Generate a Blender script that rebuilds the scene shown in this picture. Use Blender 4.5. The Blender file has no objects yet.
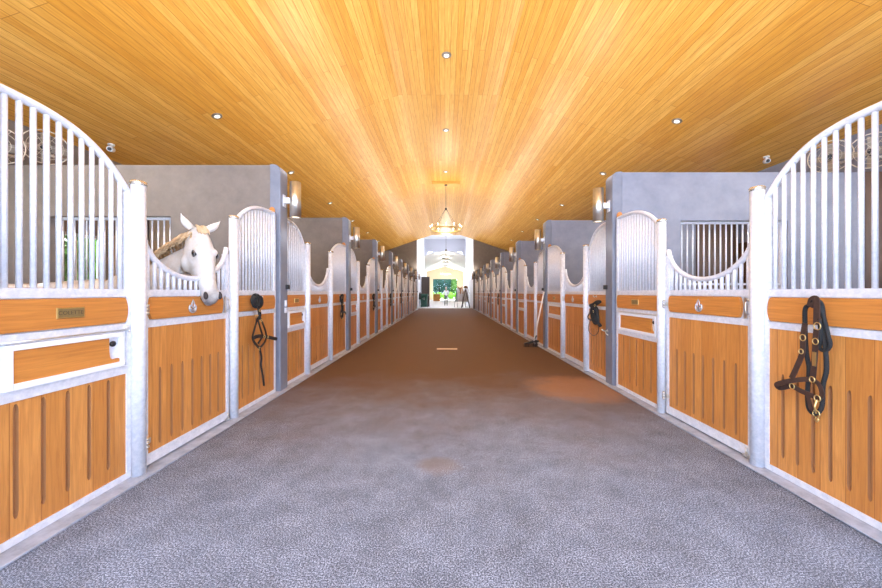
import bpy, bmesh, math, random
from mathutils import Vector, Matrix, Euler
random.seed(4)
C = bpy.context.scene.collection
PI = math.pi
EYE = 1.38

# ------------------------------------------------------------------ materials
def mat(name, col, rough=0.5, metal=0.0, **k):
    m = bpy.data.materials.new(name); m.use_nodes = True
    b = m.node_tree.nodes['Principled BSDF']
    b.inputs['Base Color'].default_value = (*col, 1)
    b.inputs['Roughness'].default_value = rough
    b.inputs['Metallic'].default_value = metal
    for a, v in k.items(): b.inputs[a.replace('_', ' ')].default_value = v
    return m
def nodes(m): return m.node_tree.nodes, m.node_tree.links, m.node_tree.nodes['Principled BSDF']
def emis(name, col, s):
    m = mat(name, col); n, l, b = nodes(m)
    b.inputs['Emission Color'].default_value = (*col, 1); b.inputs['Emission Strength'].default_value = s
    return m
def mapping(m, scale=(1,1,1), swap=None, world=False):
    n, l, b = nodes(m)
    tc = n.new('ShaderNodeTexCoord'); out = tc.outputs['Object']
    if swap:
        s = n.new('ShaderNodeSeparateXYZ'); c = n.new('ShaderNodeCombineXYZ'); l.new(out, s.inputs[0])
        for i, ax in enumerate(swap): l.new(s.outputs['XYZ'.index(ax)], c.inputs[i])
        out = c.outputs[0]
    mp = n.new('ShaderNodeMapping'); mp.inputs['Scale'].default_value = scale; l.new(out, mp.inputs[0])
    return mp.outputs[0]
def ramp(m, fac, stops):
    n, l, b = nodes(m); r = n.new('ShaderNodeValToRGB'); e = r.color_ramp.elements
    while len(e) < len(stops): e.new(0.5)
    for el, (p, c) in zip(e, stops): el.position = p; el.color = (*c, 1)
    l.new(fac, r.inputs[0]); return r.outputs[0]
def noise(m, vec, scale, detail=4, rough=.6, dist=0):
    n, l, b = nodes(m); t = n.new('ShaderNodeTexNoise'); t.inputs['Scale'].default_value = scale
    t.inputs['Detail'].default_value = detail; t.inputs['Roughness'].default_value = rough; t.inputs['Distortion'].default_value = dist
    l.new(vec, t.inputs['Vector']); return t.outputs['Fac']
def mix(m, a, c, fac, mode='MIX'):
    n, l, b = nodes(m); x = n.new('ShaderNodeMix'); x.data_type = 'RGBA'; x.blend_type = mode
    def put(i, v):
        if hasattr(v, 'links'): l.new(v, x.inputs[i])
        elif isinstance(v, tuple): x.inputs[i].default_value = (*v, 1)
        else: x.inputs[i].default_value = v
    put(0, fac); put(6, a); put(7, c); return x.outputs[2]
def bump(m, h, s=.3, d=.01):
    n, l, b = nodes(m); x = n.new('ShaderNodeBump'); x.inputs['Strength'].default_value = s; x.inputs['Distance'].default_value = d
    l.new(h, x.inputs['Height']); l.new(x.outputs[0], b.inputs['Normal'])
def setc(m, c): n, l, b = nodes(m); l.new(c, b.inputs['Base Color'])

def mottled(name, c1, c2, scale=8, rough=.5, metal=0, bs=.1, **k):
    m = mat(name, c1, rough, metal, **k)
    v = mapping(m); f = noise(m, v, scale, 6, .7)
    setc(m, ramp(m, f, [(.3, c1), (.7, c2)])); bump(m, noise(m, v, scale*4, 4), bs, .004); return m
GALV = mottled('galvanised_steel', (.60,.63,.70), (.84,.85,.90), 26, .42, .12)
BARM = mottled('galvanised_bar', (.62,.65,.73), (.80,.82,.88), 40, .38, .1)
CAPM = mat('steel_cap', (.70,.66,.58), .25, .8)
STEEL = mottled('brushed_steel', (.62,.60,.56), (.76,.74,.70), 12, .28, .9)
BRASS = mat('brass', (.72,.53,.22), .3, .9)
PLATE = mottled('aged_brass_plate', (.27,.19,.07), (.40,.29,.12), 30, .4, .5)
BLACK = mat('black_plastic', (.012,.012,.014), .4)
LEATH = mottled('brown_leather', (.035,.018,.014), (.075,.04,.03), 30, .45)
BLEATH = mottled('black_leather', (.010,.010,.011), (.03,.028,.028), 30, .4)
ROPE = mottled('black_rope', (.005,.005,.005), (.022,.023,.024), 160, .85, 0, .6)
WHITE = mat('white_paint', (.80,.82,.87), .5)
DARKTXT = mat('engraved_letters', (.07,.045,.02), .6)
WALLT = mottled('render_wall_warm_light_tint', (.17,.142,.122), (.225,.19,.163), 5, .6, 0, .15)  # warm light on the left-hand walls is put into this colour
WALLB = mottled('render_wall_cool_light_tint', (.20,.215,.27), (.27,.285,.35), 4, .6, 0, .15)  # right-hand walls: the cooler light there is put into the colour
SLATE = mottled('slate_blue_steel', (.15,.165,.215), (.22,.235,.285), 3, .45)
CURB = mottled('kerb_concrete', (.27,.29,.34), (.48,.51,.59), 9, .7, 0, .2)
WHITEW = mat('white_wall', (.88,.89,.92), .7)
TAN = mat('tan_wall', (.68,.52,.33), .7)
CONC = mottled('pale_concrete', (.62,.60,.60), (.72,.70,.70), 3, .6)

def wood(name, c1, c2, c3, axis, plank, rough=.38, joints=.0025, length=3., coat=0, gs=1.0):
    """axis: grain direction letter; plank: row height along the second letter"""
    m = mat(name, c1, rough); n, l, b = nodes(m)
    v = mapping(m, (1,1,1), axis)
    br = n.new('ShaderNodeTexBrick'); l.new(v, br.inputs['Vector'])
    br.inputs['Scale'].default_value = 1; br.inputs['Brick Width'].default_value = length; br.inputs['Row Height'].default_value = plank
    br.inputs['Mortar Size'].default_value = joints; br.inputs['Mortar Smooth'].default_value = .2; br.offset = .37; br.offset_frequency = 3
    br.inputs['Color1'].default_value = (*c1, 1); br.inputs['Color2'].default_value = (*c2, 1)
    br.inputs['Mortar'].default_value = (c3[0]*.8, c3[1]*.8, c3[2]*.8, 1)
    mp = n.new('ShaderNodeMapping'); mp.inputs['Scale'].default_value = (1.3*gs, 26*gs, 3); l.new(v, mp.inputs[0])
    f = noise(m, mp.outputs[0], 2.2, 8, .65, .6)
    g = ramp(m, f, [(.36, (0,0,0)), (.66, (1,1,1))])
    col = mix(m, br.outputs['Color'], c3, g)
    n2 = [x for x in n if x.bl_idname == 'ShaderNodeMix'][-1]
    mm = n.new('ShaderNodeMath'); mm.operation = 'MULTIPLY'; mm.inputs[1].default_value = .6; l.new(g, mm.inputs[0]); l.new(mm.outputs[0], n2.inputs[0])
    setc(m, col)
    inv = n.new('ShaderNodeMath'); inv.operation = 'SUBTRACT'; inv.inputs[0].default_value = 1; l.new(br.outputs['Fac'], inv.inputs[1])
    bump(m, inv.outputs[0], .35, .004)
    if coat: b.inputs['Coat Weight'].default_value = coat; b.inputs['Coat Roughness'].default_value = .22
    return m
CEIL = wood('pine_ceiling_boards', (.93,.56,.14), (.78,.38,.055), (.52,.19,.02), 'YXZ', .115, .40, .004, 4.2, 0, .8)
DOORW = wood('oiled_door_planks', (.72,.325,.085), (.58,.235,.052), (.36,.12,.024), 'ZXY', .1463, .42, .0018, 9)
BOARDW = wood('oiled_board', (.68,.28,.06), (.60,.235,.05), (.36,.12,.022), 'XZY', .5, .42, .0001, 9)
DARKW2 = wood('dark_timber_boarding', (.16,.095,.055), (.11,.06,.035), (.06,.03,.018), 'ZXY', .14, .6, .004, 9)
TANW2 = wood('tan_timber_boarding', (.60,.50,.38), (.52,.42,.31), (.42,.32,.22), 'ZXY', .14, .6, .004, 9)
DARKW = wood('dark_timber_lining', (.14,.08,.045), (.09,.05,.03), (.05,.025,.015), 'ZYX', .14, .6, .004, 9)
TANW = wood('tan_timber_lining', (.60,.50,.38), (.52,.42,.31), (.42,.32,.22), 'ZYX', .14, .6, .004, 9)
SLOT = mat('slot_wood', (.40,.18,.07), .6)

# rubber floor: grey crumb turning brown over the middle and far part of the aisle
FLOOR = mat('rubber_crumb_floor', (.2,.2,.22), .75); n, l, b = nodes(FLOOR)
v = mapping(FLOOR)
fine = noise(FLOOR, v, 125, 4, .85); big = noise(FLOOR, v, 1.1, 6, .65); med = noise(FLOOR, v, 3.5, 10, .8)
grey = ramp(FLOOR, fine, [(.38, (.014,.017,.026)), (.50, (.105,.12,.155)), (.60, (.46,.50,.60))])
grey = mix(FLOOR, grey, ramp(FLOOR, med, [(.38, (.78,.78,.78)), (.62, (1.3,1.3,1.3))]), 1.0, 'MULTIPLY')
brown = ramp(FLOOR, fine, [(.38, (.025,.009,.0015)), (.50, (.10,.038,.007)), (.60, (.25,.112,.026))])
sep = n.new('ShaderNodeSeparateXYZ'); l.new(v, sep.inputs[0])
def math_(op, a, c, clamp=False):
    x = n.new('ShaderNodeMath'); x.operation = op; x.use_clamp = clamp
    for i, q in enumerate((a, c)):
        if hasattr(q, 'links'): l.new(q, x.inputs[i])
        else: x.inputs[i].default_value = q
    return x.outputs[0]
ny = math_('ADD', sep.outputs[1], math_('MULTIPLY', math_('SUBTRACT', big, .5), 3.4))
brown_fac = n.new('ShaderNodeMapRange'); brown_fac.inputs[1].default_value = 2.3; brown_fac.inputs[2].default_value = 6.2; l.new(ny, brown_fac.inputs[0])
brown_fac.interpolation_type = 'SMOOTHSTEP'
c = mix(FLOOR, grey, brown, brown_fac.outputs[0])
# orange sawdust spill by the first right-hand pier, small stain in the middle
def spot(px, py, sx, sy):
    a = math_('MULTIPLY', math_('SUBTRACT', sep.outputs[0], px), 1/sx); d = math_('MULTIPLY', math_('SUBTRACT', sep.outputs[1], py), 1/sy)
    q = math_('ADD', math_('MULTIPLY', a, a), math_('MULTIPLY', d, d))
    q = math_('ADD', q, math_('MULTIPLY', math_('SUBTRACT', med, .5), 2.2))
    r = n.new('ShaderNodeMapRange'); r.inputs[1].default_value = 1.1; r.inputs[2].default_value = .3; l.new(q, r.inputs[0]); return r.outputs[0]
c = mix(FLOOR, c, ramp(FLOOR, fine, [(.35, (.30,.11,.03)), (.65, (.62,.30,.12))]), math_('MULTIPLY', spot(1.95, 5.0, .8, .75), .5))
c = mix(FLOOR, c, (.22,.13,.06), math_('MULTIPLY', spot(-.05, 2.75, .2, .16), .35))
setc(FLOOR, c); bump(FLOOR, fine, .5, .006)

COAT = mat('horse_coat', (.83,.79,.74), .65); n, l, b = nodes(COAT)
v = mapping(COAT)
hn = noise(COAT, v, 7, 5, .7)
base = ramp(COAT, hn, [(.3, (.52,.47,.41)), (.62, (.68,.66,.65))])
HEAD_SKIN = []          # filled below, once the head is placed

# ------------------------------------------------------------------ mesh helpers
def bx(bm, x0, x1, y0, y1, z0, z1):
    v = [bm.verts.new(p) for p in ((x0,y0,z0),(x1,y0,z0),(x1,y1,z0),(x0,y1,z0),(x0,y0,z1),(x1,y0,z1),(x1,y1,z1),(x0,y1,z1))]
    for f in ((3,2,1,0),(4,5,6,7),(0,1,5,4),(1,2,6,5),(2,3,7,6),(3,0,4,7)): bm.faces.new([v[i] for i in f])
def ring_frames(pts, closed=False, up=None):
    pts = [Vector(p) for p in pts]; N = len(pts); out = []; prev = None
    for i, p in enumerate(pts):
        a = pts[(i-1) % N] if (closed or i > 0) else p; c = pts[(i+1) % N] if (closed or i < N-1) else p
        t = (c-a); t = t.normalized() if t.length > 1e-9 else Vector((0,0,1))
        if up is not None: u = Vector(up)
        else: u = prev if prev is not None else (Vector((0,0,1)) if abs(t.z) < .9 else Vector((0,1,0)))
        s = t.cross(u); s = s.normalized() if s.length > 1e-6 else t.orthogonal().normalized()
        u2 = s.cross(t).normalized(); prev = u2; out.append((p, s, u2))
    return out
def tube(bm, pts, r, seg=10, closed=False, r2=None, up=None, cap=True):
    """round (or oval: r x r2) sweep; r may be a list"""
    fr = ring_frames(pts, closed, up); rings = []
    for i, (p, s, u) in enumerate(fr):
        ra = r[i] if isinstance(r, (list, tuple)) else r; rb = ra if r2 is None else r2
        rings.append([bm.verts.new(p + s*math.cos(2*PI*k/seg)*ra + u*math.sin(2*PI*k/seg)*rb) for k in range(seg)])
    N = len(rings)
    for i in range(N if closed else N-1):
        a, c = rings[i], rings[(i+1) % N]
        for k in range(seg):
            f = bm.faces.new((a[k], a[(k+1) % seg], c[(k+1) % seg], c[k])); f.smooth = True
    if cap and not closed: bm.faces.new(rings[0][::-1]); bm.faces.new(rings[-1])
def strap(bm, pts, w, t, normal, closed=False):
    fr = ring_frames(pts, closed, normal); rings = []
    for p, s, u in fr: rings.append([bm.verts.new(p + s*a*w/2 + u*c*t/2) for a, c in ((-1,-1),(1,-1),(1,1),(-1,1))])
    N = len(rings)
    for i in range(N if closed else N-1):
        a, c = rings[i], rings[(i+1) % N]
        for k in range(4): bm.faces.new((a[k], a[(k+1)%4], c[(k+1)%4], c[k]))
    if not closed: bm.faces.new(rings[0][::-1]); bm.faces.new(rings[-1])
def lathe(bm, prof, seg=24, M=None):
    rings = []
    for r, z in prof:
        rings.append([bm.verts.new((r*math.cos(2*PI*k/seg), r*math.sin(2*PI*k/seg), z)) for k in range(seg)])
    for a, c in zip(rings, rings[1:]):
        for k in range(seg):
            f = bm.faces.new((a[k], a[(k+1)%seg], c[(k+1)%seg], c[k])); f.smooth = True
    bm.faces.new(rings[0][::-1]); bm.faces.new(rings[-1])
    if M is not None: bmesh.ops.transform(bm, matrix=M, verts=[q for r in rings for q in r])
def prism(bm, poly, y0, y1, axis='Y'):
    """poly: (x,z) outline, extruded along Y (axis='Y'), or (y,z) outline extruded along X"""
    def P(a, c, d): return (a, d, c) if axis == 'Y' else ((d, a, c) if axis == 'X' else (a, c, d))
    A = [bm.verts.new(P(a, c, y0)) for a, c in poly]; B = [bm.verts.new(P(a, c, y1)) for a, c in poly]
    bm.faces.new(A); bm.faces.new(B[::-1]); N = len(poly)
    for i in range(N): bm.faces.new((A[i], B[i], B[(i+1)%N], A[(i+1)%N]))
def ball(bm, c, r, sc=(1,1,1), seg=14, R=None):
    M = Matrix.Translation(c) @ (R if R is not None else Matrix()) @ Matrix.Diagonal((sc[0], sc[1], sc[2], 1))
    d = bmesh.ops.create_uvsphere(bm, u_segments=seg, v_segments=max(6, seg*2//3), radius=r, matrix=M)
    for q in d['verts']:
        for f in q.link_faces: f.smooth = True
def obj(name, bm, m=None, parent=None, bev=0, M=None):
    bmesh.ops.recalc_face_normals(bm, faces=bm.faces)
    if M is not None: bmesh.ops.transform(bm, matrix=M, verts=bm.verts)
    me = bpy.data.meshes.new(name); bm.to_mesh(me); bm.free()
    o = bpy.data.objects.new(name, me); C.objects.link(o)
    if m: me.materials.append(m)
    if parent: o.parent = parent
    if bev:
        b = o.modifiers.new('bevel', 'BEVEL'); b.width = bev; b.segments = 2; b.limit_method = 'ANGLE'
    return o
def tag(o, label, cat, group=None):
    o['label'] = label; o['category'] = cat
    if group: o['group'] = group
    return o
def empty(name, loc=(0,0,0), rz=0):
    o = bpy.data.objects.new(name, None); C.objects.link(o); o.location = loc; o.rotation_euler = (0,0,rz); o.empty_display_size = .1; return o
def struct(name, bm, m, parent=None, bev=0):
    o = obj(name, bm, m, parent, bev)
    if not parent: o['kind'] = 'structure'
    return o
def dup(o, parent=None):
    c = o.copy(); C.objects.link(c)
    if parent: c.parent = parent
    for ch in list(o.children): dup(ch, c)
    return c
def B(): return bmesh.new()
def apply_mods(o):
    dg = bpy.context.evaluated_depsgraph_get(); dg.update()
    me = bpy.data.meshes.new_from_object(o.evaluated_get(dg)); old = o.data
    o.modifiers.clear(); me.name = o.name; o.data = me
ORD = ['first','second','third','fourth','fifth','sixth','seventh','eighth','ninth']

# ------------------------------------------------------------------ the setting
XL, XR = -2.31, 2.48          # post lines
FL, FR = -2.28, 2.46          # pier faces
OL, OR_ = -7.0, 7.2           # outer walls
YEND = 28.8; Y0 = -1.2
# stall layout: start, near post, far post, partition near face, partition far face
LS = [(1.70, 2.60, 3.77, 4.79, 4.99)]
for k in range(7):
    s = LS[-1][4]; LS.append((s, s+.81, s+1.98, s+3.17, s+3.37))
RS = [(1.88, 2.74, 3.95, 5.08, 5.28)]
for k in range(7):
    s = RS[-1][4]; RS.append((s, s+.79, s+1.99, s+3.17, s+3.37))

bm = B(); bx(bm, XL-.02, XR+.02, Y0, 30.2, -.1, 0); struct('floor', bm, FLOOR)
bm = B(); bx(bm, -7.2, 7.4, -1.2, YEND, -.12, -.101); bx(bm, -7, XL-.02, Y0, YEND, -.101, -.005); bx(bm, XR+.02, 7.2, Y0, YEND, -.101, -.005)
struct('floor_stalls', bm, mottled('stall_bedding_floor', (.52,.42,.30), (.68,.57,.42), 20, .9))
bm = B(); bx(bm, -6, 6, 30.2, 66.2, -.1, 0); struct('floor_hall', bm, CONC)
for nm, x0, x1, sg in (('trim_1', XL-.06, XL+.10, 1), ('trim_2', XR-.09, XR+.07, -1)):
    bm = B(); bx(bm, x0, x1, Y0, YEND, 0, .012)
    xe = x1 if sg > 0 else x0
    pts = [(xe + .006*math.sin(y*2.1) + random.uniform(-.004,.004), y, .012) for y in [Y0+.2*i for i in range(150)]]
    tube(bm, pts, .009, 6, up=(0,0,1), r2=.004)
    struct(nm, bm, CURB)

# ceiling: flat centre and two slopes, 0.1 thick
CX = .1
def cz(x): return EYE + 5.23 - .345*max(1.22, abs(x-CX))
outer = [(-7.4, cz(-7.4)), (CX-1.22, cz(CX)), (CX+1.22, cz(CX)), (7.6, cz(7.6))]
bm = B(); prism(bm, outer + [(a, z+.1) for a, z in outer[::-1]], Y0, YEND+.1); struct('ceiling', bm, CEIL)

# outer walls with a window opening for each stall; lower timber lining inside
def outer_wall(side, stalls, X, m, lining):
    sg = 1 if side == 'left' else -1
    a, c = (X-.2, X) if side == 'left' else (X, X+.2)
    bm = B(); zt = cz(X)+.02; zb, zw = EYE+.06, EYE+(1.13 if side == 'left' else 1.5)
    bx(bm, a, c, Y0, YEND, -.1, zb); bx(bm, a, c, Y0, YEND, zw, zt)
    y = Y0; wins = []
    for i, s in enumerate(stalls):
        mid = (s[0]+s[3])/2 + (.05 if side == 'left' else .55)
        w0, w1 = mid-.5, mid+.5
        bx(bm, a, c, y, w0, zb, zw); y = w1; wins.append((w0, w1))
    bx(bm, a, c, y, YEND, zb, zw)
    struct('wall_'+side, bm, m)
    bm = B(); t0, t1 = (X, X+.03) if side == 'left' else (X-.03, X)
    for i, s in enumerate(stalls):
        bx(bm, t0, t1, (s[0] if i else Y0), wins[i][0]-.06, 0, EYE+1.2); bx(bm, t0, t1, wins[i][1]+.06, s[3], 0, EYE+1.2)
        bx(bm, t0, t1, wins[i][0]-.06, wins[i][1]+.06, 0, zb-.06)
    struct('wall_%s_lining' % side, bm, lining)
    for w0, w1 in wins:
        bm = B(); xm = (a+c)/2
        f = .05
        bx(bm, xm-.05, xm+.05, w0, w0+f, zb, zw); bx(bm, xm-.05, xm+.05, w1-f, w1, zb, zw)
        bx(bm, xm-.05, xm+.05, w0+f, w1-f, zb, zb+f); bx(bm, xm-.05, xm+.05, w0+f, w1-f, zw-f, zw)
        bx(bm, xm-.02, xm+.02, (w0+w1)/2-.015, (w0+w1)/2+.015, zb+f, zw-f)
        wn = struct('window_%d' % (len([o for o in C.objects if o.name.startswith('window_') and o.get('kind') == 'structure'])+1), bm, WHITE)
        bm = B(); bx(bm, xm-.003, xm+.003, w0+f, w1-f, zb+f, zw-f); obj('pane', bm, GLASS, wn)
GLASS = bpy.data.materials.new('window_glass'); GLASS.use_nodes = True
n, l = GLASS.node_tree.nodes, GLASS.node_tree.links; n.clear()
o_ = n.new('ShaderNodeOutputMaterial'); t_ = n.new('ShaderNodeBsdfTransparent'); g_ = n.new('ShaderNodeBsdfGlossy'); g_.inputs['Roughness'].default_value = .03
x_ = n.new('ShaderNodeMixShader'); x_.inputs[0].default_value = .07; l.new(t_.outputs[0], x_.inputs[1]); l.new(g_.outputs[0], x_.inputs[2]); l.new(x_.outputs[0], o_.inputs[0])
outer_wall('left', LS, OL, WALLT, TANW)
outer_wall('right', RS, OR_, WALLB, DARKW)

# partitions with a barred opening and rounded top corner by the aisle; slate steel channel over the end
ZP = EYE+1.77
def partition(side, y0, y1, i):
    sg = -1 if side == 'left' else 1
    xf, xo = (FL, OL) if side == 'left' else (FR, OR_)
    ox0, ox1 = (3.81, 5.5) if side == 'left' else (3.47, 5.05)
    m = WALLT if side == 'left' else WALLB
    bm = B()
    a = abs(xf); e = abs(xo)
    zb, zt = EYE+.02, EYE+1.06
    r = .12
    arc = [(a+.04+r-r*math.cos(t), ZP-r+r*math.sin(t)) for t in [PI/2*k/6 for k in range(7)]]
    prism(bm, [(sg*x, z) for x, z in [(a+.04, -.02)] + arc + [(ox0, ZP), (ox0, -.02)]], y0, y1)
    bx(bm, *sorted((sg*ox0, sg*ox1)), y0, y1, -.02, zb); bx(bm, *sorted((sg*ox0, sg*ox1)), y0, y1, zt, ZP)
    bx(bm, *sorted((sg*ox1, sg*e)), y0, y1, -.02, ZP)
    w = struct('wall_%s_partition' % side, bm, m)
    # slate channel
    bm = B(); r = .1
    arc = [(a+r-r*math.cos(t), ZP-r+.012+r*math.sin(t)) for t in [PI/2*k/6 for k in range(7)]]
    prism(bm, [(sg*x, z) for x, z in [(a, 0)] + arc + [(a+.15, ZP+.012), (a+.15, 0)]], y0-.012, y1+.012)
    struct('wall_%s_pier' % side, bm, SLATE, None, .012)
    bm = B(); bx(bm, *sorted((sg*(6.15 if side == 'right' else 6.65 if i < 1 else 6.2), sg*(e-.035))), y0-.03, y0-.001, 0, ZP); struct('wall_%s_boarding' % side, bm, TANW2 if side == 'left' else DARKW2)
    if i < 0: return
    # barred grille in the opening
    t = empty('partition_grille', (sg*(ox0+ox1)/2, (y0+y1)/2, zb))
    tag(t, 'white barred grille set in the %s wall %s' % ('taupe' if side == 'left' else 'blue-grey', ['behind the horse' if side == 'left' else 'behind the nearest right stall door', 'of the second stall on the '+side][i] if i < 2 else 'of the %s stall on the %s' % (ORD[i], side)), 'window grille', 'grilles in the stall partition walls')
    w2 = (ox1-ox0)/2; h = zt-zb
    bm = B(); bx(bm, -w2, w2, -.02, .02, h-.035, h); bx(bm, -w2, w2, -.02, .02, .0, .035); bx(bm, -w2, -w2+.03, -.02, .02, .035, h-.035); bx(bm, w2-.03, w2, -.02, .02, .035, h-.035)
    bx(bm, -w2+.03, w2-.03, -.012, .012, .09, .12)
    obj('grille_frame', bm, BARM, t)
    nb = int((2*w2)/.083); bm = B(); tube(bm, [(0,0,.035), (0,0,h-.035)], .0105, 8); bar = obj('bar', bm, BARM, t)
    for k in range(1, nb):
        o = bar if k == 1 else dup(bar, t); o.location = (-w2 + 2*w2*k/nb, 0, 0)
    return
partition('left', 1.50, 1.70, -1); partition('right', 1.68, 1.88, -1)
for i, s in enumerate(LS):
    partition('left', s[3], s[4], i)
for i, s in enumerate(RS):
    partition('right', s[3], s[4], i)

# gable end of the stable: taupe wings either side of the hall opening
def wing(name, xa, xb, m):
    bm = B(); xs = [xa, (CX-1.22 if xa < 0 else CX+1.22), xb]; xs = sorted(set([x for x in xs if min(xa,xb) <= x <= max(xa,xb)]))
    prism(bm, [(xs[0], -.05)] + [(x, cz(x)+.03) for x in xs] + [(xs[-1], -.05)], YEND, YEND+.2); struct(name, bm, m)
wing('wall_far_left', -7.2, -2.36, WALLT); wing('wall_far_right', 2.37, 7.4, WALLT)
# hall behind: tall white side walls, slate header, then a second hall with white ceiling and tan end wall
HZ = EYE+6.2
bm = B(); bx(bm, -2.56, -2.36, YEND+.2, 40, 0, HZ); struct('wall_hall_left', bm, WHITEW)
bm = B()
wy = [(30.2, 31.6), (32.4, 33.8), (34.6, 36.0), (36.8, 38.2)]; wz = [(2.5, 3.9), (4.4, 5.9)]
bx(bm, 2.37, 2.57, YEND+.2, 40, 0, wz[0][0]); bx(bm, 2.37, 2.57, YEND+.2, 40, wz[0][1], wz[1][0]); bx(bm, 2.37, 2.57, YEND+.2, 40, wz[1][1], HZ)
for z0, z1 in wz:
    ys = [YEND+.2] + [q for w in wy for q in w] + [40]
    for a, c in zip(ys[::2], ys[1::2]): bx(bm, 2.37, 2.57, a, c, z0, z1)
struct('wall_hall_right', bm, WHITEW)
nwin = 16
for z0, z1 in wz:
    for a, c in wy:
        nwin += 1
        bm = B(); bx(bm, 2.36, 2.58, a-.06, a+.06, z0-.06, z1+.06); bx(bm, 2.36, 2.58, c-.06, c+.06, z0-.06, z1+.06); bx(bm, 2.36, 2.58, a+.06, c-.06, z0-.06, z0+.05); bx(bm, 2.36, 2.58, a+.06, c-.06, z1-.05, z1+.06)
        bx(bm, 2.42, 2.5, (a+c)/2-.03, (a+c)/2+.03, z0+.05, z1-.05); bx(bm, 2.42, 2.5, a+.06, c-.06, (z0+z1)/2-.03, (z0+z1)/2+.03)
        wn = struct('window_%d' % nwin, bm, WHITE)
        bm = B(); bx(bm, 2.455, 2.46, a+.06, c-.06, z0+.05, z1-.05); obj('pane', bm, GLASS, wn)
bm = B(); bx(bm, -2.6, 2.6, YEND+.1, 40, HZ, HZ+.1); bx(bm, -2.6, 2.6, YEND+.1, YEND+.2, cz(CX)+.1, HZ); struct('ceiling_hall', bm, WHITEW)
bm = B(); prism(bm, [(-2.36, HZ), (-2.36, EYE+4.2), (-1.9, EYE+4.75), (1.9, EYE+4.75), (2.37, EYE+4.2), (2.37, HZ)], 40, 40.3)
struct('wall_header', bm, mat('lavender_grey_paint', (.50,.51,.60), .6))
bm = B(); bx(bm, -3.6, -2.36, 40, 40.3, 0, HZ); bx(bm, 2.37, 3.7, 40, 40.3, 0, HZ); struct('wall_hall_middle', bm, WHITEW)
bm = B(); prism(bm, [(-3.7, EYE+3.95), (0, EYE+5.0), (3.7, EYE+3.95), (3.7, EYE+4.1), (0, EYE+5.15), (-3.7, EYE+4.1)], 40.3, 66.2); struct('ceiling_hall', bm, WHITEW)
bm = B(); bx(bm, -3.7, -3.5, 40.3, 66.2, 0, EYE+4.05); struct('wall_passage_left', bm, WHITEW)
bm = B(); bx(bm, 3.5, 3.7, 40.3, 66.2, 0, EYE+4.05); struct('wall_passage_right', bm, WHITEW)
bm = B(); dh = EYE+2.58
prism(bm, [(-3.5,0), (-2.3,0), (-2.3,dh), (2.35,dh), (2.35,0), (3.5,0), (3.5,EYE+4.0), (0,EYE+4.95), (-3.5,EYE+4.0)], 66, 66.2)
struct('wall_far', bm, TAN)

# ------------------------------------------------------------------ stall fronts (local frame: x along the front, -y towards the aisle, z up)
PLN = .04      # panels sit a little behind the post line
def ftop(t, W): return EYE + .735 + .345*(1-(1-min(1, max(0, t)))**3.4)
def fdoor(x, W):
    u = abs(2*(x/W)-1)              # concave swag
    return EYE + .13 + .35*(1-math.sqrt(max(0, 1-min(1,u)**2.0*.985)))/(1-math.sqrt(.015))*1.0
def board_poly(x0, x1, z0, z1):
    zc = (z0+z1)/2; h = (z1-z0)/2; e = .035
    P = []
    for k in range(-6, 7):
        t = k/6*1.05; P.append((x1-.05+ .05*math.cos(t), zc + h*math.sin(t)/math.sin(1.05)))
    Q = [(x0+x1-a, zc*2-c) for a, c in P]
    return P + Q
def wood_panel(name, x0, x1, z0, z1, slots, parent, y=PLN):
    bm = B(); bx(bm, x0, x1, y-.018, y+.018, z0, z1)
    o = obj(name, bm, DOORW, parent)
    cb = B(); sw = .013
    for k in range(slots):
        xx = x0 + (x1-x0)*(k+1)/(slots+1)
        prof = [(xx+sw*math.cos(t), 1.20-.035+ (.035 if math.sin(t) > 0 else 0)*math.sin(t)) for t in [PI*q/6 for q in range(7)]]
        prof = [(xx+sw, .76-.0), (xx+sw, .76)] [:1]
        up = [(xx+sw*math.cos(PI*q/6), .735+.04*math.sin(PI*q/6)) for q in range(7)]
        dn = [(xx-sw*math.cos(PI*q/6), .19-.04*math.sin(PI*q/6)) for q in range(7)]
        prism(cb, up+dn, y-.03, y+.002)
    bmesh.ops.recalc_face_normals(cb, faces=cb.faces)
    me = bpy.data.meshes.new('cut'); cb.to_mesh(me); cb.free(); co = bpy.data.objects.new('cut', me); C.objects.link(co); me.materials.append(SLOT)
    md = o.modifiers.new('b', 'BOOLEAN'); md.object = co; md.solver = 'EXACT'; md.operation = 'DIFFERENCE'
    o.data.materials.append(SLOT)
    co.parent = parent
    apply_mods(o); bpy.data.objects.remove(co)
    # faces inside the slots take the slot colour
    for p in o.data.polygons:
        cc = p.center; p.material_index = 0
        if .12 < cc.z < .79 and abs(p.normal.y) > .9 and cc.y > y-.005 and cc.y < y+.01 and p.area < .05: p.material_index = 1
        elif abs(p.normal.y) < .5 and x0+.01 < cc.x < x1-.01 and z0+.01 < cc.z < z1-.01: p.material_index = 1
    return o
def bars(parent, xs, fz, z0=EYE+.02, r=.0142):
    cache = {}
    for x in xs:
        bm = B(); z1 = fz(x); tube(bm, [(x, PLN, z0), (x, PLN, z1)], r, 10); obj('bar', bm, BARM, parent)
def top_tube(parent, name, fn, x0, x1, r=.025, N=28):
    bm = B(); pts = [(x0+(x1-x0)*i/N, PLN, fn(x0+(x1-x0)*i/N)) for i in range(N+1)]
    tube(bm, pts, r, 12, up=(0,1,0)); return obj(name, bm, BARM, parent)

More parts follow.
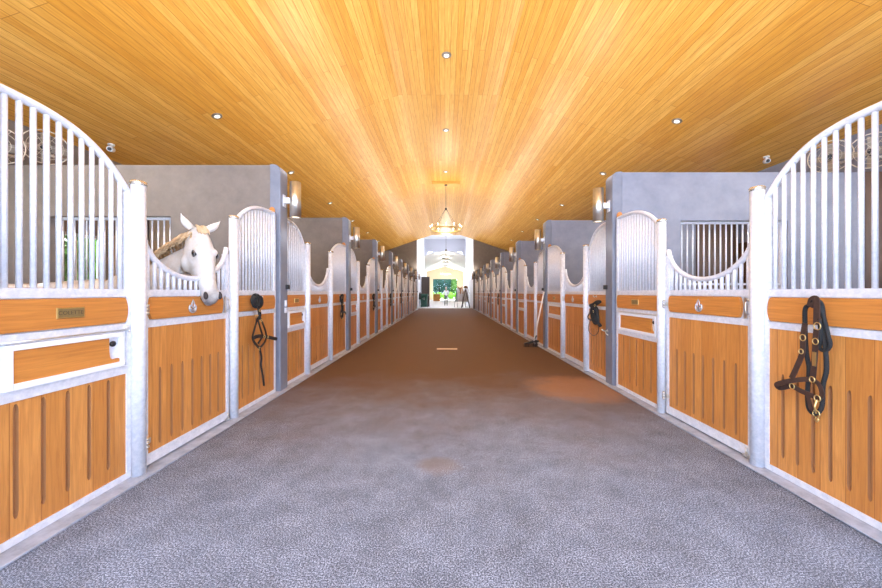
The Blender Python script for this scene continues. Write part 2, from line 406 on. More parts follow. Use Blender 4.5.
def hatch_panel(W):
    """fixed panel, partition at x=0, post at x=W"""
    t = empty('stall_barrier'); x0, x1 = .01, W-.046
    f = lambda x: ftop((x1-x)/ (W-.06), W)
    bm = B(); y0, y1 = PLN-.025, PLN+.025
    bx(bm, x0, x0+.035, y0, y1, 0.015, f(x0)); bx(bm, x1-.035, x1, y0, y1, 0.015, f(x1))
    bx(bm, x0+.035, x1-.035, y0, y1, EYE-.031, EYE+.024); bx(bm, x0+.035, x1-.035, y0, y1, .015, .06)
    bx(bm, x0+.035, x1-.035, y0, y1, .79, .855); bx(bm, x0+.035, x1-.035, y0, y1, 1.10, 1.155)
    bx(bm, x0+.035, x1-.035, PLN-.012, PLN+.02, .855, 1.10); bx(bm, x0+.035, x1-.035, PLN-.008, PLN+.02, 1.155, EYE-.031)
    obj('frame', bm, GALV, t)
    top_tube(t, 'top_rail', f, x0+.01, x1)
    nb = round((x1-x0)/.066); bars(t, [x0+.03+(x1-x0-.06)*(k+.5)/(nb-1) for k in range(nb-1)], f)
    bm = B(); prism(bm, board_poly(x0+.03, x1-.03, 1.162, EYE-.037), PLN-.035, PLN-.008); nbd = obj('name_board', bm, BOARDW, t, .003)
    wood_panel('wood_panel', x0+.035, x1-.035, .06, .79, 5, t)
    # hatch
    hx0, hx1 = x0+.10, x1-.07
    bm = B(); ya, yb = PLN-.045, PLN-.012
    bx(bm, hx0, hx0+.035, ya, yb, .852, 1.098); bx(bm, hx1-.02, hx1, ya, yb, .852, 1.098); bx(bm, hx0+.035, hx1-.02, ya, yb, .852, .889); bx(bm, hx0+.035, hx1-.02, ya, yb, 1.066, 1.098)
    h = obj('hatch', bm, WHITE, t, .003)
    bm = B(); a, c = hx0+.035, hx1-.02
    P = [(a,.889), (c-.01,.889), (c-.01,.915)] + [(c-.05+.03*math.cos(q)-.0, .94+.03*math.sin(q)) for q in (-1.2,-1.9,-2.6,-3.1)] + [(c-.085,.98), (c-.085,1.066), (a,1.066)]
    prism(bm, P, PLN-.035, PLN-.013); obj('hatch_board', bm, BOARDW, h)
    bm = B(); lathe(bm, [(.017,0),(.02,.006),(.02,.014),(.012,.018)], 14, Matrix.Translation((c-.045, PLN-.013, 1.02)) @ Matrix.Rotation(PI/2, 4, 'X')); obj('latch_knob', bm, BLACK, h)
    bm = B(); tube(bm, [(hx0-.02, PLN-.04, 1.112), (hx1+.035, PLN-.04, 1.112)], .0055, 8); tube(bm, [(hx1+.035, PLN-.04, 1.112), (hx1+.04, PLN-.045, 1.09)], .0055, 8); tube(bm, [(hx1+.02, PLN-.03, 1.125), (hx1+.05, PLN-.03, 1.125)], .012, 8)
    obj('hinge_rod', bm, STEEL, h)
    # name plate
    xc = (x0+x1)/2
    bm = B(); bx(bm, xc-.08, xc+.08, PLN-.041, PLN-.035, 1.222, 1.288); p = obj('name_plate', bm, BRASS, nbd, .002)
    bm = B(); bx(bm, xc-.073, xc+.073, PLN-.0425, PLN-.041, 1.229, 1.281); obj('plate_face', bm, PLATE, p)
    return t
def text_mesh(s, size, loc, rot, m, parent, name='lettering', ex=.0006):
    cu = bpy.data.curves.new('t', 'FONT'); cu.body = s; cu.size = size; cu.extrude = ex; cu.align_x = 'CENTER'; cu.align_y = 'CENTER'
    o = bpy.data.objects.new('t', cu); C.objects.link(o); dg = bpy.context.evaluated_depsgraph_get(); dg.update()
    me = bpy.data.meshes.new_from_object(o.evaluated_get(dg)); bpy.data.objects.remove(o)
    q = bpy.data.objects.new(name, me); C.objects.link(q); me.materials.append(m); q.location = loc; q.rotation_euler = rot; q.parent = parent; return q
def halter_panel(W):
    """fixed panel, post at x=0, partition at x=W"""
    t = empty('stall_barrier'); x0, x1 = .046, W-.01
    f = lambda x: ftop((x-x0)/(W-.06), W)
    bm = B(); y0, y1 = PLN-.025, PLN+.025
    bx(bm, x0, x0+.035, y0, y1, 0.015, f(x0)); bx(bm, x1-.035, x1, y0, y1, 0.015, f(x1))
    bx(bm, x0+.035, x1-.035, y0, y1, EYE-.031, EYE+.024); bx(bm, x0+.035, x1-.035, y0, y1, .015, .06)
    bx(bm, x0+.035, x1-.035, y0, y1, 1.105, 1.155)
    bx(bm, x0+.035, x1-.035, PLN-.008, PLN+.02, 1.155, EYE-.031)
    obj('frame', bm, GALV, t)
    top_tube(t, 'top_rail', f, x0, x1-.01)
    nb = round((x1-x0)/.066); bars(t, [x0+.03+(x1-x0-.06)*(k+.5)/(nb-1) for k in range(nb-1)], f)
    bm = B(); prism(bm, board_poly(x0+.03, x1-.03, 1.162, EYE-.037), PLN-.035, PLN-.008); obj('board', bm, BOARDW, t, .003)
    wood_panel('wood_panel', x0+.035, x1-.035, .06, 1.105, 6, t)
    xc = (x0+x1)/2
    bm = B(); ball(bm, (xc, PLN-.036, 1.315), .016, (1,.4,1), 12); tube(bm, [(xc,PLN-.036,1.315),(xc,PLN-.075,1.305),(xc,PLN-.09,1.32),(xc,PLN-.09,1.335)], .0065, 8); obj('hook', bm, STEEL, t)
    return t
def stall_door(W):
    t = empty('stall_door'); x0, x1 = .062, W-.062
    w = x1-x0; f = lambda x: fdoor(x-x0, w)
    bm = B(); y0, y1 = PLN-.025, PLN+.025
    bx(bm, x0, x0+.04, y0, y1, .03, f(x0+.02)); bx(bm, x1-.04, x1, y0, y1, .03, f(x1-.02))
    bx(bm, x0+.04, x1-.04, y0, y1, EYE-.031, EYE+.024); bx(bm, x0+.04, x1-.04, y0, y1, .03, .115); bx(bm, x0+.04, x1-.04, y0, y1, 1.105, 1.16)
    bx(bm, x0+.04, x1-.04, PLN-.008, PLN+.02, 1.16, EYE-.031)
    obj('frame', bm, GALV, t)
    top_tube(t, 'top_rail', f, x0, x1, .024, 40)
    nb = round(w/.066); bars(t, [x0+.03+(w-.06)*(k+.5)/(nb-1) for k in range(nb-1)], f)
    bm = B(); prism(bm, board_poly(x0+.045, x1-.10, 1.167, EYE-.037), PLN-.035, PLN-.008); bd = obj('board', bm, BOARDW, t, .003)
    wood_panel('wood_panel', x0+.04, x1-.04, .115, 1.105, 7, t)
    xc = (x0+.045+x1-.10)/2; ye = PLN-.042; zc = 1.25
    bm = B()
    tube(bm, [(xc+.040*math.cos(a), ye, zc-.012+.040*math.sin(a)) for a in [PI*.75+1.5*PI*k/16 for k in range(17)]], .0075, 8, up=(0,1,0))
    tube(bm, [(xc+.022*math.cos(a), ye-.002, zc-.015+.020*math.sin(a)) for a in [PI+PI*k/8 for k in range(9)]], .006, 8, up=(0,1,0))
    tube(bm, [(xc, ye-.003, zc-.02), (xc-.017, ye-.003, zc+.012), (xc-.014, ye-.003, zc+.035), (xc, ye-.003, zc+.062), (xc+.014, ye-.003, zc+.035), (xc+.017, ye-.003, zc+.012)], .0055, 8, True, up=(0,1,0))
    obj('emblem', bm, mat_emblem, bd)
    for z in (.22, 1.25):
        bm = B()
        for q in (-.03, 0, .03): ball(bm, (.058, -.012, z+q), .019, (1,1,.75), 12)
        tube(bm, [(.058,-.012,z-.05), (.058,-.012,z+.05)], .008, 8); bx(bm, .06, .12, PLN-.032, PLN-.025, z-.02, z+.02)
        obj('hinge', bm, STEEL, t)
    bm = B(); bx(bm, x1-.075, x1-.045, PLN-.03, PLN-.024, 1.165, 1.335); tube(bm, [(x1-.028,PLN-.03,1.2),(x1-.028,PLN-.055,1.21),(x1-.028,PLN-.055,1.30),(x1-.028,PLN-.03,1.31)], .006, 8)
    for z in (1.18, 1.32): ball(bm, (x1-.02, PLN-.03, z), .009, (1,.6,1), 10)
    obj('latch', bm, STEEL, t)
    bm = B(); tube(bm, [(x1-.04, PLN-.04, .04), (x1-.04, PLN-.04, .10)], .009, 8); bx(bm, x1-.07, x1-.01, PLN-.045, PLN-.025, .025, .045); obj('floor_bolt', bm, STEEL, t)
    return t
mat_emblem = mat('cast_zinc', (.55,.58,.64), .35, .6)
def stall_post():
    t = empty('stall_post')
    bm = B(); lathe(bm, [(.047,0),(.047,EYE+.82)], 28); bx(bm, -.07, .07, -.06, .06, 0, .008); obj('shaft', bm, GALV, t)
    bm = B(); lathe(bm, [(.050,EYE+.805),(.053,EYE+.81),(.053,EYE+.828),(.044,EYE+.838)], 28); obj('cap', bm, CAPM, t)
    return t
cache = {}
def place(kind, fn, W, side, y, label, cat, group):
    key = (kind, round(W, 2))
    if key not in cache: cache[key] = o = fn(W) if W else fn(); 
    else: o = dup(cache[key])
    o.location = ((XL if side == 'left' else XR), y, 0); o.rotation_euler = (0, 0, PI/2 if side == 'left' else -PI/2)
    return tag(o, label, cat, group)
names_fixed = {('left',0): 'COLETTE'}
for side, S in (('left', LS), ('right', RS)):
    for i, (a, p, q, n0, n1) in enumerate(S):
        where = '%s stall from camera, %s side' % (ORD[i], side) if i else 'nearest stall, %s side' % side
        n0 = n0-.045            # timber batten fills the last 4 cm
        if side == 'left':
            h = place('hatch', hatch_panel, p-a, side, a, 'barred panel with feed hatch and name plate, %s' % where, 'stall panel', 'stall panels with feed hatches')
            d = place('door', stall_door, q-p, side, p, ('timber stall door with dipped bars, the horse leaning over it' if i == 0 else 'timber stall door with dipped top rail, %s' % where), 'stall door', 'stall doors')
            g = place('halter', halter_panel, n0-q, side, q, 'barred panel with plain planks and halter hook, %s' % where, 'stall panel', 'stall panels with halter hooks')
        else:
            h = place('hatch', hatch_panel, n0-q, side, n0, 'barred panel with feed hatch and name plate, %s' % where, 'stall panel', 'stall panels with feed hatches')
            d = place('door', stall_door, q-p, side, q, 'timber stall door with dipped top rail, %s' % where, 'stall door', 'stall doors')
            g = place('halter', halter_panel, p-a, side, p, 'barred panel with plain planks and halter hook, %s' % where, 'stall panel', 'stall panels with halter hooks')
        if i == 0 and side == 'left':
            x0, x1 = .01, p-a-.05; xc = (x0+x1)/2
            text_mesh('COLETTE', .034, (xc, PLN-.0428, 1.255), (PI/2,0,0), DARKTXT, [c for c in h.children if c.name.startswith('name_board')][0])
        for yy, wh in ((p, 'near'), (q, 'far')):
            place('post', stall_post, 0, side, yy, 'round galvanised post, %s side of the door, %s' % (wh, where), 'post', 'round posts of the stall fronts')
        # timber batten against the partition
        sg = 1 if side == 'left' else -1; X = XL if side == 'left' else XR
        xa = X - sg*.085; bm = B()
        pr = [(-.035, 0), (.035, 0)] + [(.035*math.cos(t), EYE+1.14+.04*math.sin(t)) for t in [PI*k/8 for k in range(9)]]
        prism(bm, pr, -.018, .018)
        o = obj('timber_batten', bm, BOARDW, None, .003); o.location = (xa+.008*sg, n0+.0245, 0)
        tag(o, 'upright orange batten beside the pier, %s' % where, 'batten', 'timber battens beside the piers')

# ------------------------------------------------------------------ halters
def halter_pts(raw, side):   # raw: (along, height) pairs relative to the hook -> local front frame
    return [(a, -.02 - d, z) for a, z, d in raw]
def make_halter(kind):
    t = empty('halter'); N = (0,-1,0)
    def S(pts, w=.024, m=BLEATH, nm='strap', th=.005, cl=False, par=None):
        bm = B(); strap(bm, smooth(pts), w*1.22, th, N, cl); return obj(nm, bm, m, par or t)
    def R(c, r, par=None, rr=.0032, m=BRASS, sq=1):
        bm = B(); tube(bm, [(c[0]+r*math.cos(a), c[1], c[2]+r*sq*math.sin(a)) for a in [2*PI*k/16 for k in range(16)]], rr, 8, True, up=(0,1,0)); return obj('buckle', bm, m, par or t)
    def T(pts, r, m=ROPE, nm='lead_rope', cl=False):
        bm = B(); tube(bm, smooth(pts, cl), r, 10, cl, up=(0,1,0)); return obj(nm, bm, m, t)
    return t, S, R, T
def smooth(pts, closed=False, n=5):
    P = [Vector(p) for p in pts]; N = len(P); out = []
    for i in range(N if closed else N-1):
        if closed: a, b_, c, d = P[(i-1)%N], P[i], P[(i+1)%N], P[(i+2)%N]
        else: a, b_, c, d = P[max(0,i-1)], P[i], P[i+1], P[min(N-1,i+2)]
        for k in range(n):
            t = k/n; out.append(tuple(.5*((2*b_) + (c-a)*t + (2*a-5*b_+4*c-d)*t*t + (3*b_-a-3*c+d)*t**3)))
    if not closed: out.append(tuple(P[-1]))
    return out
def px2l(q, ox, oy, sc, side, X, d, yref, zref=0):
    """photo measurement -> (along, depth, height) metres in the stall-front frame, relative to the hook"""
    x = ox+q[0]/sc; y = oy+q[1]/sc; z = (abs(X)-d)*345/abs(x-445); up = (292.5-y)*z/345
    a = (z-yref) if side == 'left' else (yref-z)
    return (a, -d, up+EYE)
# near right-hand halter
yref = 2.31
def h1(pts, d=.03): return [px2l(p, 765, 290, 4.2, 'right', 2.42, (p[2] if len(p) > 2 else d), yref) for p in pts]
t, S, R, T = make_halter(1)
T(h1([(185,62),(166,80),(165,150),(170,260),(182,330),(176,420),(180,495),(208,520,.045),(235,490),(240,400),(255,330),(247,200),(240,100),(232,58),(208,42,.05)], .028), .0125, cl=True)
T(h1([(205,50,.06),(235,90,.045),(262,190,.03),(270,232,.03),(250,256,.03),(226,242,.03),(232,200,.04),(225,120,.055)]), .011)
S(h1([(185,70,.04),(192,42,.055),(212,38,.068),(214,80,.066),(213,145,.06)]), .031, LEATH)
S(h1([(213,165,.058),(209,215,.056),(205,290,.052),(197,372,.05)]), .028, LEATH, 'cheek_strap')
S(h1([(165,140,.045),(156,200,.045),(154,262,.045),(132,320,.045),(108,372,.045)]), .028, LEATH, 'cheek_strap')
S(h1([(197,374,.055),(150,376,.06),(90,384,.065),(45,398,.06),(62,412,.04),(108,404,.04),(150,425,.04),(215,452,.045)]), .026, LEATH, 'noseband')
S(h1([(197,374,.05),(225,400,.05),(236,440,.045),(220,460,.045)]), .022, LEATH, 'throat_strap')
S(h1([(175,430,.04),(190,500,.04),(212,528,.045)]), .02, LEATH, 'throat_strap')
for c, r in (((216,152,.066),.02), ((208,216,.06),.017), ((155,200,.05),.018), ((148,258,.05),.014), ((110,404,.05),.016), ((194,376,.06),.016), ((216,455,.055),.018), ((212,520,.055),.02)):
    R(h1([c])[0], r, sq=1.15)
bm = B(); tube(bm, h1([(214,462,.06),(205,490,.06),(212,520,.06)]), .006, 8); tube(bm, h1([(212,530,.06),(222,545,.06),(214,556,.06),(206,546,.06)]), .004, 8, True); obj('snap_clip', bm, BRASS, t)
c = h1([(203,290,.059)])[0]; bm = B(); bx(bm, c[0]-.011, c[0]+.011, c[1]-.002, c[1]+.002, c[2]-.045, c[2]+.045); o = obj('name_plate', bm, BRASS, t)
t.location = (2.42+.02, yref, 0); t.rotation_euler = (0,0,-PI/2); t.location.x = 2.48
tag(t, 'brown leather halter with brass buckles and coiled black rope, nearest on the right', 'halter')
for ch in t.children: ch.location.y -= 0.0
t.location.x = 2.425 + .0
# black halter with long hanging lead by the horse
yr2 = 4.23
def h2(pts, d=.03): return [px2l(p, 240, 285, 5.12, 'left', -2.25, (p[2] if len(p) > 2 else d), yr2) for p in pts]
t2, S, R, T = make_halter(2)
T(h2([(84,50,.03),(70,75),(78,105),(95,112),(108,90,.05),(104,58,.05)]), .017, cl=True)
T(h2([(88,62,.05),(80,85,.05),(92,100,.05),(112,112,.05),(122,92,.05),(116,62,.04)]), .015, cl=True)
T(h2([(98,60,.06),(92,90,.06),(104,120,.05),(112,150,.045),(104,175,.045)]), .014)
S(h2([(92,45,.055),(98,100,.06),(106,150,.05)]), .026)
S(h2([(100,160,.045),(90,200,.04),(74,262,.04),(80,290,.04),(106,322,.045)]), .026, nm='cheek_strap')
S(h2([(110,165,.045),(126,200,.04),(142,250,.04),(136,290,.045),(108,324,.045)]), .024, nm='cheek_strap')
S(h2([(76,272,.05),(100,262,.055),(135,264,.06),(165,270,.06),(196,277,.06)]), .034, nm='noseband', th=.012)
S(h2([(98,170,.045),(112,220,.05),(122,262,.055),(100,300,.045)]), .022, nm='throat_strap')
for c, r in (((111,130,.06),.016), ((93,160,.055),.018), ((118,182,.05),.016), ((134,264,.068),.018), ((152,266,.066),.014), ((110,326,.05),.018)): R(h2([c])[0], r)
T(h2([(109,322,.05),(118,370,.035),(116,410,.035),(124,460,.035),(131,515,.035)]), .0115)
t2.location = (-2.27, yr2, 0); t2.rotation_euler = (0,0,PI/2)
tag(t2, 'black leather halter with long hanging lead rope, on the panel beside the horse', 'halter')
# compact black halter with thin loop, right, second stall
RS1 = RS[1]; yr3 = 5.68
def h3(pts, d=.03): return [px2l(p, 585, 285, 9.05, 'right', 2.44, (p[2] if len(p) > 2 else d), yr3) for p in pts]
t3, S, R, T = make_halter(3)
T(h3([(150,152),(120,150,.05),(85,172,.05),(58,184,.04),(80,200,.04),(115,175,.05)]), .02, cl=True)
T(h3([(80,195,.05),(70,240,.04),(80,300,.05),(100,345,.05),(130,330,.05),(122,270,.05),(118,215,.05)]), .024, cl=True)
T(h3([(98,190,.05),(95,260,.06),(105,320,.06),(135,350,.05),(150,368,.05)]), .026)
S(h3([(70,205,.04),(50,260,.035),(36,288,.035),(50,310,.035),(80,318,.04)]), .026)
S(h3([(100,205,.06),(92,250,.06),(110,300,.06),(120,340,.06)]), .03, nm='cheek_strap')
T(h3([(60,320,.03),(44,370,.03),(48,420,.03),(80,455,.03),(118,445,.03),(136,400,.03),(136,350,.03)]), .006, BLEATH, 'cord')
for c, r in (((100,185,.075),.02), ((50,290,.045),.016), ((85,240,.08),.018)): R(h3([c])[0], r)
t3.location = (2.42, yr3, 0); t3.rotation_euler = (0,0,-PI/2)
tag(t3, 'tangled black halter with a thin looped cord, beside the sawdust-strewn right pier', 'halter')
# the far ones
proto = None
def far_halter(side, i, sc):
    global proto
    S_ = (LS if side == 'left' else RS)[i]
    yc = (S_[2]+S_[3]-.045+.04)/2 if side == 'left' else (S_[0]+S_[1]-.04)/2
    if proto is None:
        t, S, R, T = make_halter(4); 
        T([(0,-.05,1.33),(-.06,-.03,1.29),(-.05,-.03,1.2),(.0,-.04,1.16),(.05,-.04,1.22),(.04,-.05,1.3)], .02, cl=True)
        S([(0,-.06,1.34),(0,-.06,1.2),(-.03,-.05,1.1),(-.11,-.04,.93),(-.09,-.04,.86),(0,-.05,.8)], .03)
        S([(0,-.055,1.2),(.04,-.05,1.08),(.1,-.04,.93),(.07,-.04,.84),(0,-.05,.8)], .03, nm='cheek_strap')
        S([(-.1,-.05,.92),(0,-.06,.95),(.12,-.07,.94),(.2,-.07,.9)], .035, nm='noseband', th=.012)
        T([(-.03,-.05,1.2),(-.04,-.05,1.0),(-.01,-.05,.85),(.04,-.05,1.0),(.03,-.05,1.2)], .018, cl=True)
        for c in ((0,-.07,1.12), (-.1,-.06,.92), (.1,-.07,.94), (0,-.06,.8)): R(c, .018)
        proto = t; o = t
    else: o = dup(proto)
    o.location = ((-2.30 if side == 'left' else 2.47), yc, 0); o.rotation_euler = (0, 0, PI/2 if side == 'left' else -PI/2); o.scale = (sc, 1, 1)
    tag(o, 'black halter on the hook of the %s stall from the camera on the %s' % (ORD[i], side), 'halter', 'black halters hanging on the far stall fronts')
for i in range(1, 7): far_halter('left', i, [1,1.1,.9,1.05,1,1][i-1])
for i in (4, 5): far_halter('right', i, 1.1)

# ------------------------------------------------------------------ fittings on the piers
sconce0 = None
LAMPW = emis('lamp_lens', (1,.86,.62), 3)
def sconce():
    t = empty('wall_sconce')
    bm = B(); [lathe(bm, [(.06,.02),(.06,0),(.075,0),(.075,.5),(.06,.5),(.06,.48)], 28)]
    # open both ends
    o = obj('lamp_body', bm, STEEL, t)
    bm = B(); lathe(bm, [(.058,.012),(.058,.488)], 20); obj('lens', bm, LAMPW, t)
    bm = B(); bx(bm, -.16, -.07, -.03, .03, .20, .28); bx(bm, -.16, -.15, -.045, .045, .15, .32); obj('bracket', bm, GALV, t, .004)
    return t
def spot(name, loc, rot, energy, size, col, blend=.6, rad=.05):
    L = bpy.data.lights.new(name, 'SPOT'); L.energy = energy; L.spot_size = size; L.spot_blend = blend; L.color = col; L.shadow_soft_size = rad
    o = bpy.data.objects.new(name, L); C.objects.link(o); o.location = loc; o.rotation_euler = rot; return o
for side, S in (('left', LS), ('right', RS)):
    for i, s in enumerate(S):
        ym = (s[3]+s[4])/2; X = (FL+.16 if side == 'left' else FR-.16)
        if sconce0 is None: sconce0 = o = sconce()
        else: o = dup(sconce0)
        o.location = (X, ym, EYE+1.06); o.rotation_euler = (0,0, 0 if side == 'left' else PI)
        tag(o, ('steel cylinder wall lamp on the %s pier from the camera, %s side' % (ORD[i], side)) if i >= 0 else 'steel cylinder wall lamp on the pier right beside the camera, %s side' % side, 'wall lamp', 'cylinder lamps on the piers')
        spot('sconce_uplight', (X, ym, EYE+1.78), (PI, 0, 0), 105, 3.0, (1,.95,.88), .6, .3)
        spot('sconce_downlight', (X, ym, EYE+1.02), (0,0,0), 9, 2.0, (1,.96,.92), 1.0)
        if i < 0: continue
        # small black keeper on the pier edge
        bm = B(); bx(bm, -.02, .02, -.03, .03, -.032, .032); bx(bm, -.03, -.0, -.012, .012, -.012, .012)
        o = obj('door_keeper', bm, BLACK, None, .005); sg = 1 if side == 'left' else -1
        o.location = ((FL+.02 if side == 'left' else FR-.02), s[4]-.035 if side == 'left' else s[4]-.03, EYE+.08); o.rotation_euler = (0,0,0 if side == 'left' else PI)
        tag(o, 'small black keeper at eye height on the %s pier from the camera, %s side' % (ORD[i], side), 'catch', 'black keepers on the piers')
for z0, z1, w, lb in ((EYE-.20, EYE-.11, .05, 'slim white switch plate on the left pier beside the horse stall, upper one'), (EYE-.29, EYE-.215, .07, 'pale blue-white socket plate on the left pier beside the horse stall, lower one')):
    bm = B(); bx(bm, FL, FL+.012, 4.93-w/2, 4.93+w/2, z0, z1); o = obj('switch_plate', bm, WHITE, None, .003); tag(o, lb, 'switch')
    bm = B(); bx(bm, FL+.012, FL+.018, 4.93-w/5, 4.93+w/5, z0+.02, z1-.02); obj('rocker', bm, GALV, o)
bm = B(); ball(bm, (FR-.004, 5.22, .80), .022, (.3,1,1), 12); tube(bm, [(FR, 5.22,.80), (FR-.06,5.22,.80), (FR-.09,5.22,.82)], .009, 8); tube(bm, [(FR-.03, 5.22,.80), (FR-.05,5.17,.77), (FR-.03,5.14,.74)], .008, 8)
o = obj('wall_hook', bm, STEEL); tag(o, 'small bright metal double hook low on the nearest right-hand pier', 'hook')

# broom leaning by the second right-hand pier
t = empty('broom', (2.2, 8.72, 0)); tag(t, 'black-headed broom with pale handle leaning at the second right pier', 'broom')
bm = B(); tube(bm, [(.03,-.02,.11), (FR-.02-2.2, -.22, 1.40)], .018, 10); obj('handle', bm, mat('pale_broom_handle', (.88,.82,.72), .5), t)
bm = B(); prism(bm, [(-.20,.075),(.17,.14),(.17,.17),(.08,.185),(-.2,.10)], -.045, .045); tube(bm, [(.0,0,.11), (.10,-.06,.30)], .02, 10); obj('head', bm, BLACK, t, .004)
bm = B()
for k in range(60):
    a = random.uniform(-.19,.16); c = random.uniform(-.04,.04); z = .08+(a+.2)/.37*.06
    tube(bm, [(a, c, z+.01), (a-.02+random.uniform(-.02,.02), c*1.3, .004)], .004, 4)
obj('bristles', bm, BLACK, t)

# floor plate in the aisle
bm = B(); bx(bm, -.25, .25, -.09, .09, 0, .006)
for k in range(7): bx(bm, -.21+.06*k, -.18+.06*k, -.06, .06, .006, .009)
o = obj('floor_plate', bm, mottled('dusty_brass_plate', (.55,.36,.20), (.72,.52,.33), 14, .5, .2), None, .003); o.location = (.05, 8.42, 0); tag(o, 'small rectangular metal drain plate in the middle of the aisle floor', 'drain')

# ------------------------------------------------------------------ ceiling fittings
LED = emis('downlight_lens', (1,.96,.9), .9)
dl0 = None
def downlight(x, y, label, on=True, E=260):
    global dl0
    slope = 0 if abs(x-CX) <= 1.22 else (math.atan(.345)*(1 if x > CX else -1))
    if dl0 is None:
        dl0 = t = empty('downlight')
        bm = B(); lathe(bm, [(.045,-.012),(.085,-.016),(.10,-.004),(.10,.0)], 24); obj('rim', bm, mat('downlight_rim', (.30,.26,.22), .4, .5), t)
        bm = B(); lathe(bm, [(.04,-.018),(.052,-.017),(.052,-.010)], 20); obj('lens', bm, LED, t)
    else: t = dup(dl0)
    t.location = (x, y, cz(x)-.001); t.rotation_euler = (0, slope, 0)
    tag(t, label, 'ceiling light', 'recessed downlights')
    if on: spot('downlight_beam', (x, y, cz(x)-.06), (0,0,0), E, 1.7, (1,.98,.95))
def at_slope(px, py):   # photo ray hitting the sloping ceiling
    a = (px-445)/345; u = (292.5-py)/345
    s = 1 if a > 0 else -1
    # u*Y = 5.23-.345*abs(a*Y-CX)
    Y = (5.23 + .345*CX*s)/(u+.345*abs(a)) if True else 0
    return a*Y, Y
for px, py, lb in ((217,116,'round downlight on the left ceiling slope, nearest the camera'), (677,121,'round downlight on the right ceiling slope, nearest the camera'),
                   (291,172.5,'small round downlight on the left slope above the first left pier'), (603,173.5,'small round downlight on the right slope above the first right pier'),
                   (330,203,'small round downlight on the left slope above the second left pier'), (562,205,'small round downlight on the right slope above the second right pier')):
    x, y = at_slope(px, py); downlight(x, y, lb)
for py, lb in ((55,'round downlight in the flat middle of the ceiling, nearest the camera'), (130,'round downlight in the flat middle of the ceiling, second from the camera'), (171.5,'small round downlight in the flat middle just before the timber box')):
    Y = 4.81*345/(292.5-py); downlight(.03+.0*Y, Y, lb, True, 15)
for sg, sd in ((-1,'left'), (1,'right')):
    for k, y in enumerate((3.6, 17.3, 20.7, 24.1)):
        downlight(sg*4.64, y, 'small round downlight on the %s slope over the %s stall from camera' % (sd, ORD[[0,4,5,6][k]]))
# timber box on the ceiling and the chandeliers
bm = B(); bx(bm, -.6, .6, -.23, .23, -.11, 0); o = obj('ceiling_box', bm, wood('box_wood', (.78,.42,.1), (.74,.38,.08), (.6,.28,.05), 'XYZ', .3, .4), None, .01)
o.location = (.04, 15.13, cz(.04)); tag(o, 'flat timber box on the ceiling from which the near chandelier hangs', 'ceiling box')
BULB = emis('candle_bulb', (1,.86,.62), 8)
def chandelier(x, y, ztop, zap, zring, R, nb, label, energy, m=BRASS, group=None):
    t = empty('chandelier', (x, y, zring)); tag(t, label, 'chandelier', group)
    bm = B(); tube(bm, [(0,0,zap-zring), (0,0,ztop-zring)], .010, 8); ball(bm, (0,0,zap-zring), .05, (1,1,1.3)); lathe(bm, [(.07,ztop-zring-.03),(.07,ztop-zring)], 16); obj('stem', bm, DKMET, t)
    bm = B(); tube(bm, [(R*math.cos(a), R*math.sin(a), 0) for a in [2*PI*k/40 for k in range(40)]], .028, 8, True, r2=.04, up=(0,0,1)); obj('ring', bm, m, t)
    for k in range(4):
        a = PI/4+k*PI/2; bm = B(); tube(bm, [(R*math.cos(a), R*math.sin(a), .03), (.03*math.cos(a), .03*math.sin(a), zap-zring)], .006, 6); obj('chain', bm, DKMET, t)
    for k in range(nb):
        a = 2*PI*k/nb; px_, py_ = R*math.cos(a), R*math.sin(a)
        bm = B(); lathe(bm, [(.018,.03),(.018,.11)], 10, Matrix.Translation((px_,py_,0))); c = obj('candle', bm, WHITE, t)
        bm = B(); ball(bm, (px_,py_,.14), .019, (1,1,1.6), 10); obj('bulb', bm, BULB, c)
    L = bpy.data.lights.new('chandelier_light', 'POINT'); L.energy = energy; L.color = (1,.9,.72); L.shadow_soft_size = R*.8
    o = bpy.data.objects.new('chandelier_light', L); C.objects.link(o); o.location = (x, y, zring+.3)
DKMET = mat('dark_bronze', (.06,.045,.03), .4, .7)
chandelier(.04, 15.05, cz(0)-.11, EYE+3.64, EYE+2.75, .675, 12, 'round ring chandelier with lit candle bulbs hanging over the aisle', 110)
for i, (y, zz) in enumerate(((42.5, 4.15), (48, 4.25), (55.5, 4.3))):
    chandelier(.1, y, EYE+4.95, EYE+4.6, EYE+zz, .5, 8, 'small ring chandelier in the white hall, %s of three from the camera' % ORD[i], 110, DKMET, 'ring chandeliers in the far white hall')
t = empty('pendant_lamp', (.1, 34, EYE+4.1)); tag(t, 'slim dark pendant lamp on a long rod in front of the grey header', 'pendant lamp')
bm = B(); tube(bm, [(0,0,.15), (0,0,HZ-EYE-4.1)], .014, 8); obj('rod', bm, DKMET, t)
bm = B(); lathe(bm, [(.03,.2),(.08,.12),(.11,-.0),(.09,-.05)], 16); obj('lamp_shade', bm, DKMET, t)
L = bpy.data.lights.new('hall_light', 'POINT'); L.energy = 260; L.color = (1,.97,.95); L.shadow_soft_size = .3; o = bpy.data.objects.new('hall_light', L); C.objects.link(o); o.location = (.1, 34, EYE+3.85)
bm = B(); bx(bm, -.95, .95, -.06, .06, 0, .16); o = obj('strip_light', bm, emis('strip_light_glow', (1,.93,.75), 5), None, .01); o.location = (.1, 65.945, EYE+3.45); tag(o, 'long glowing strip light on the tan gable wall above the far doorway', 'strip light')

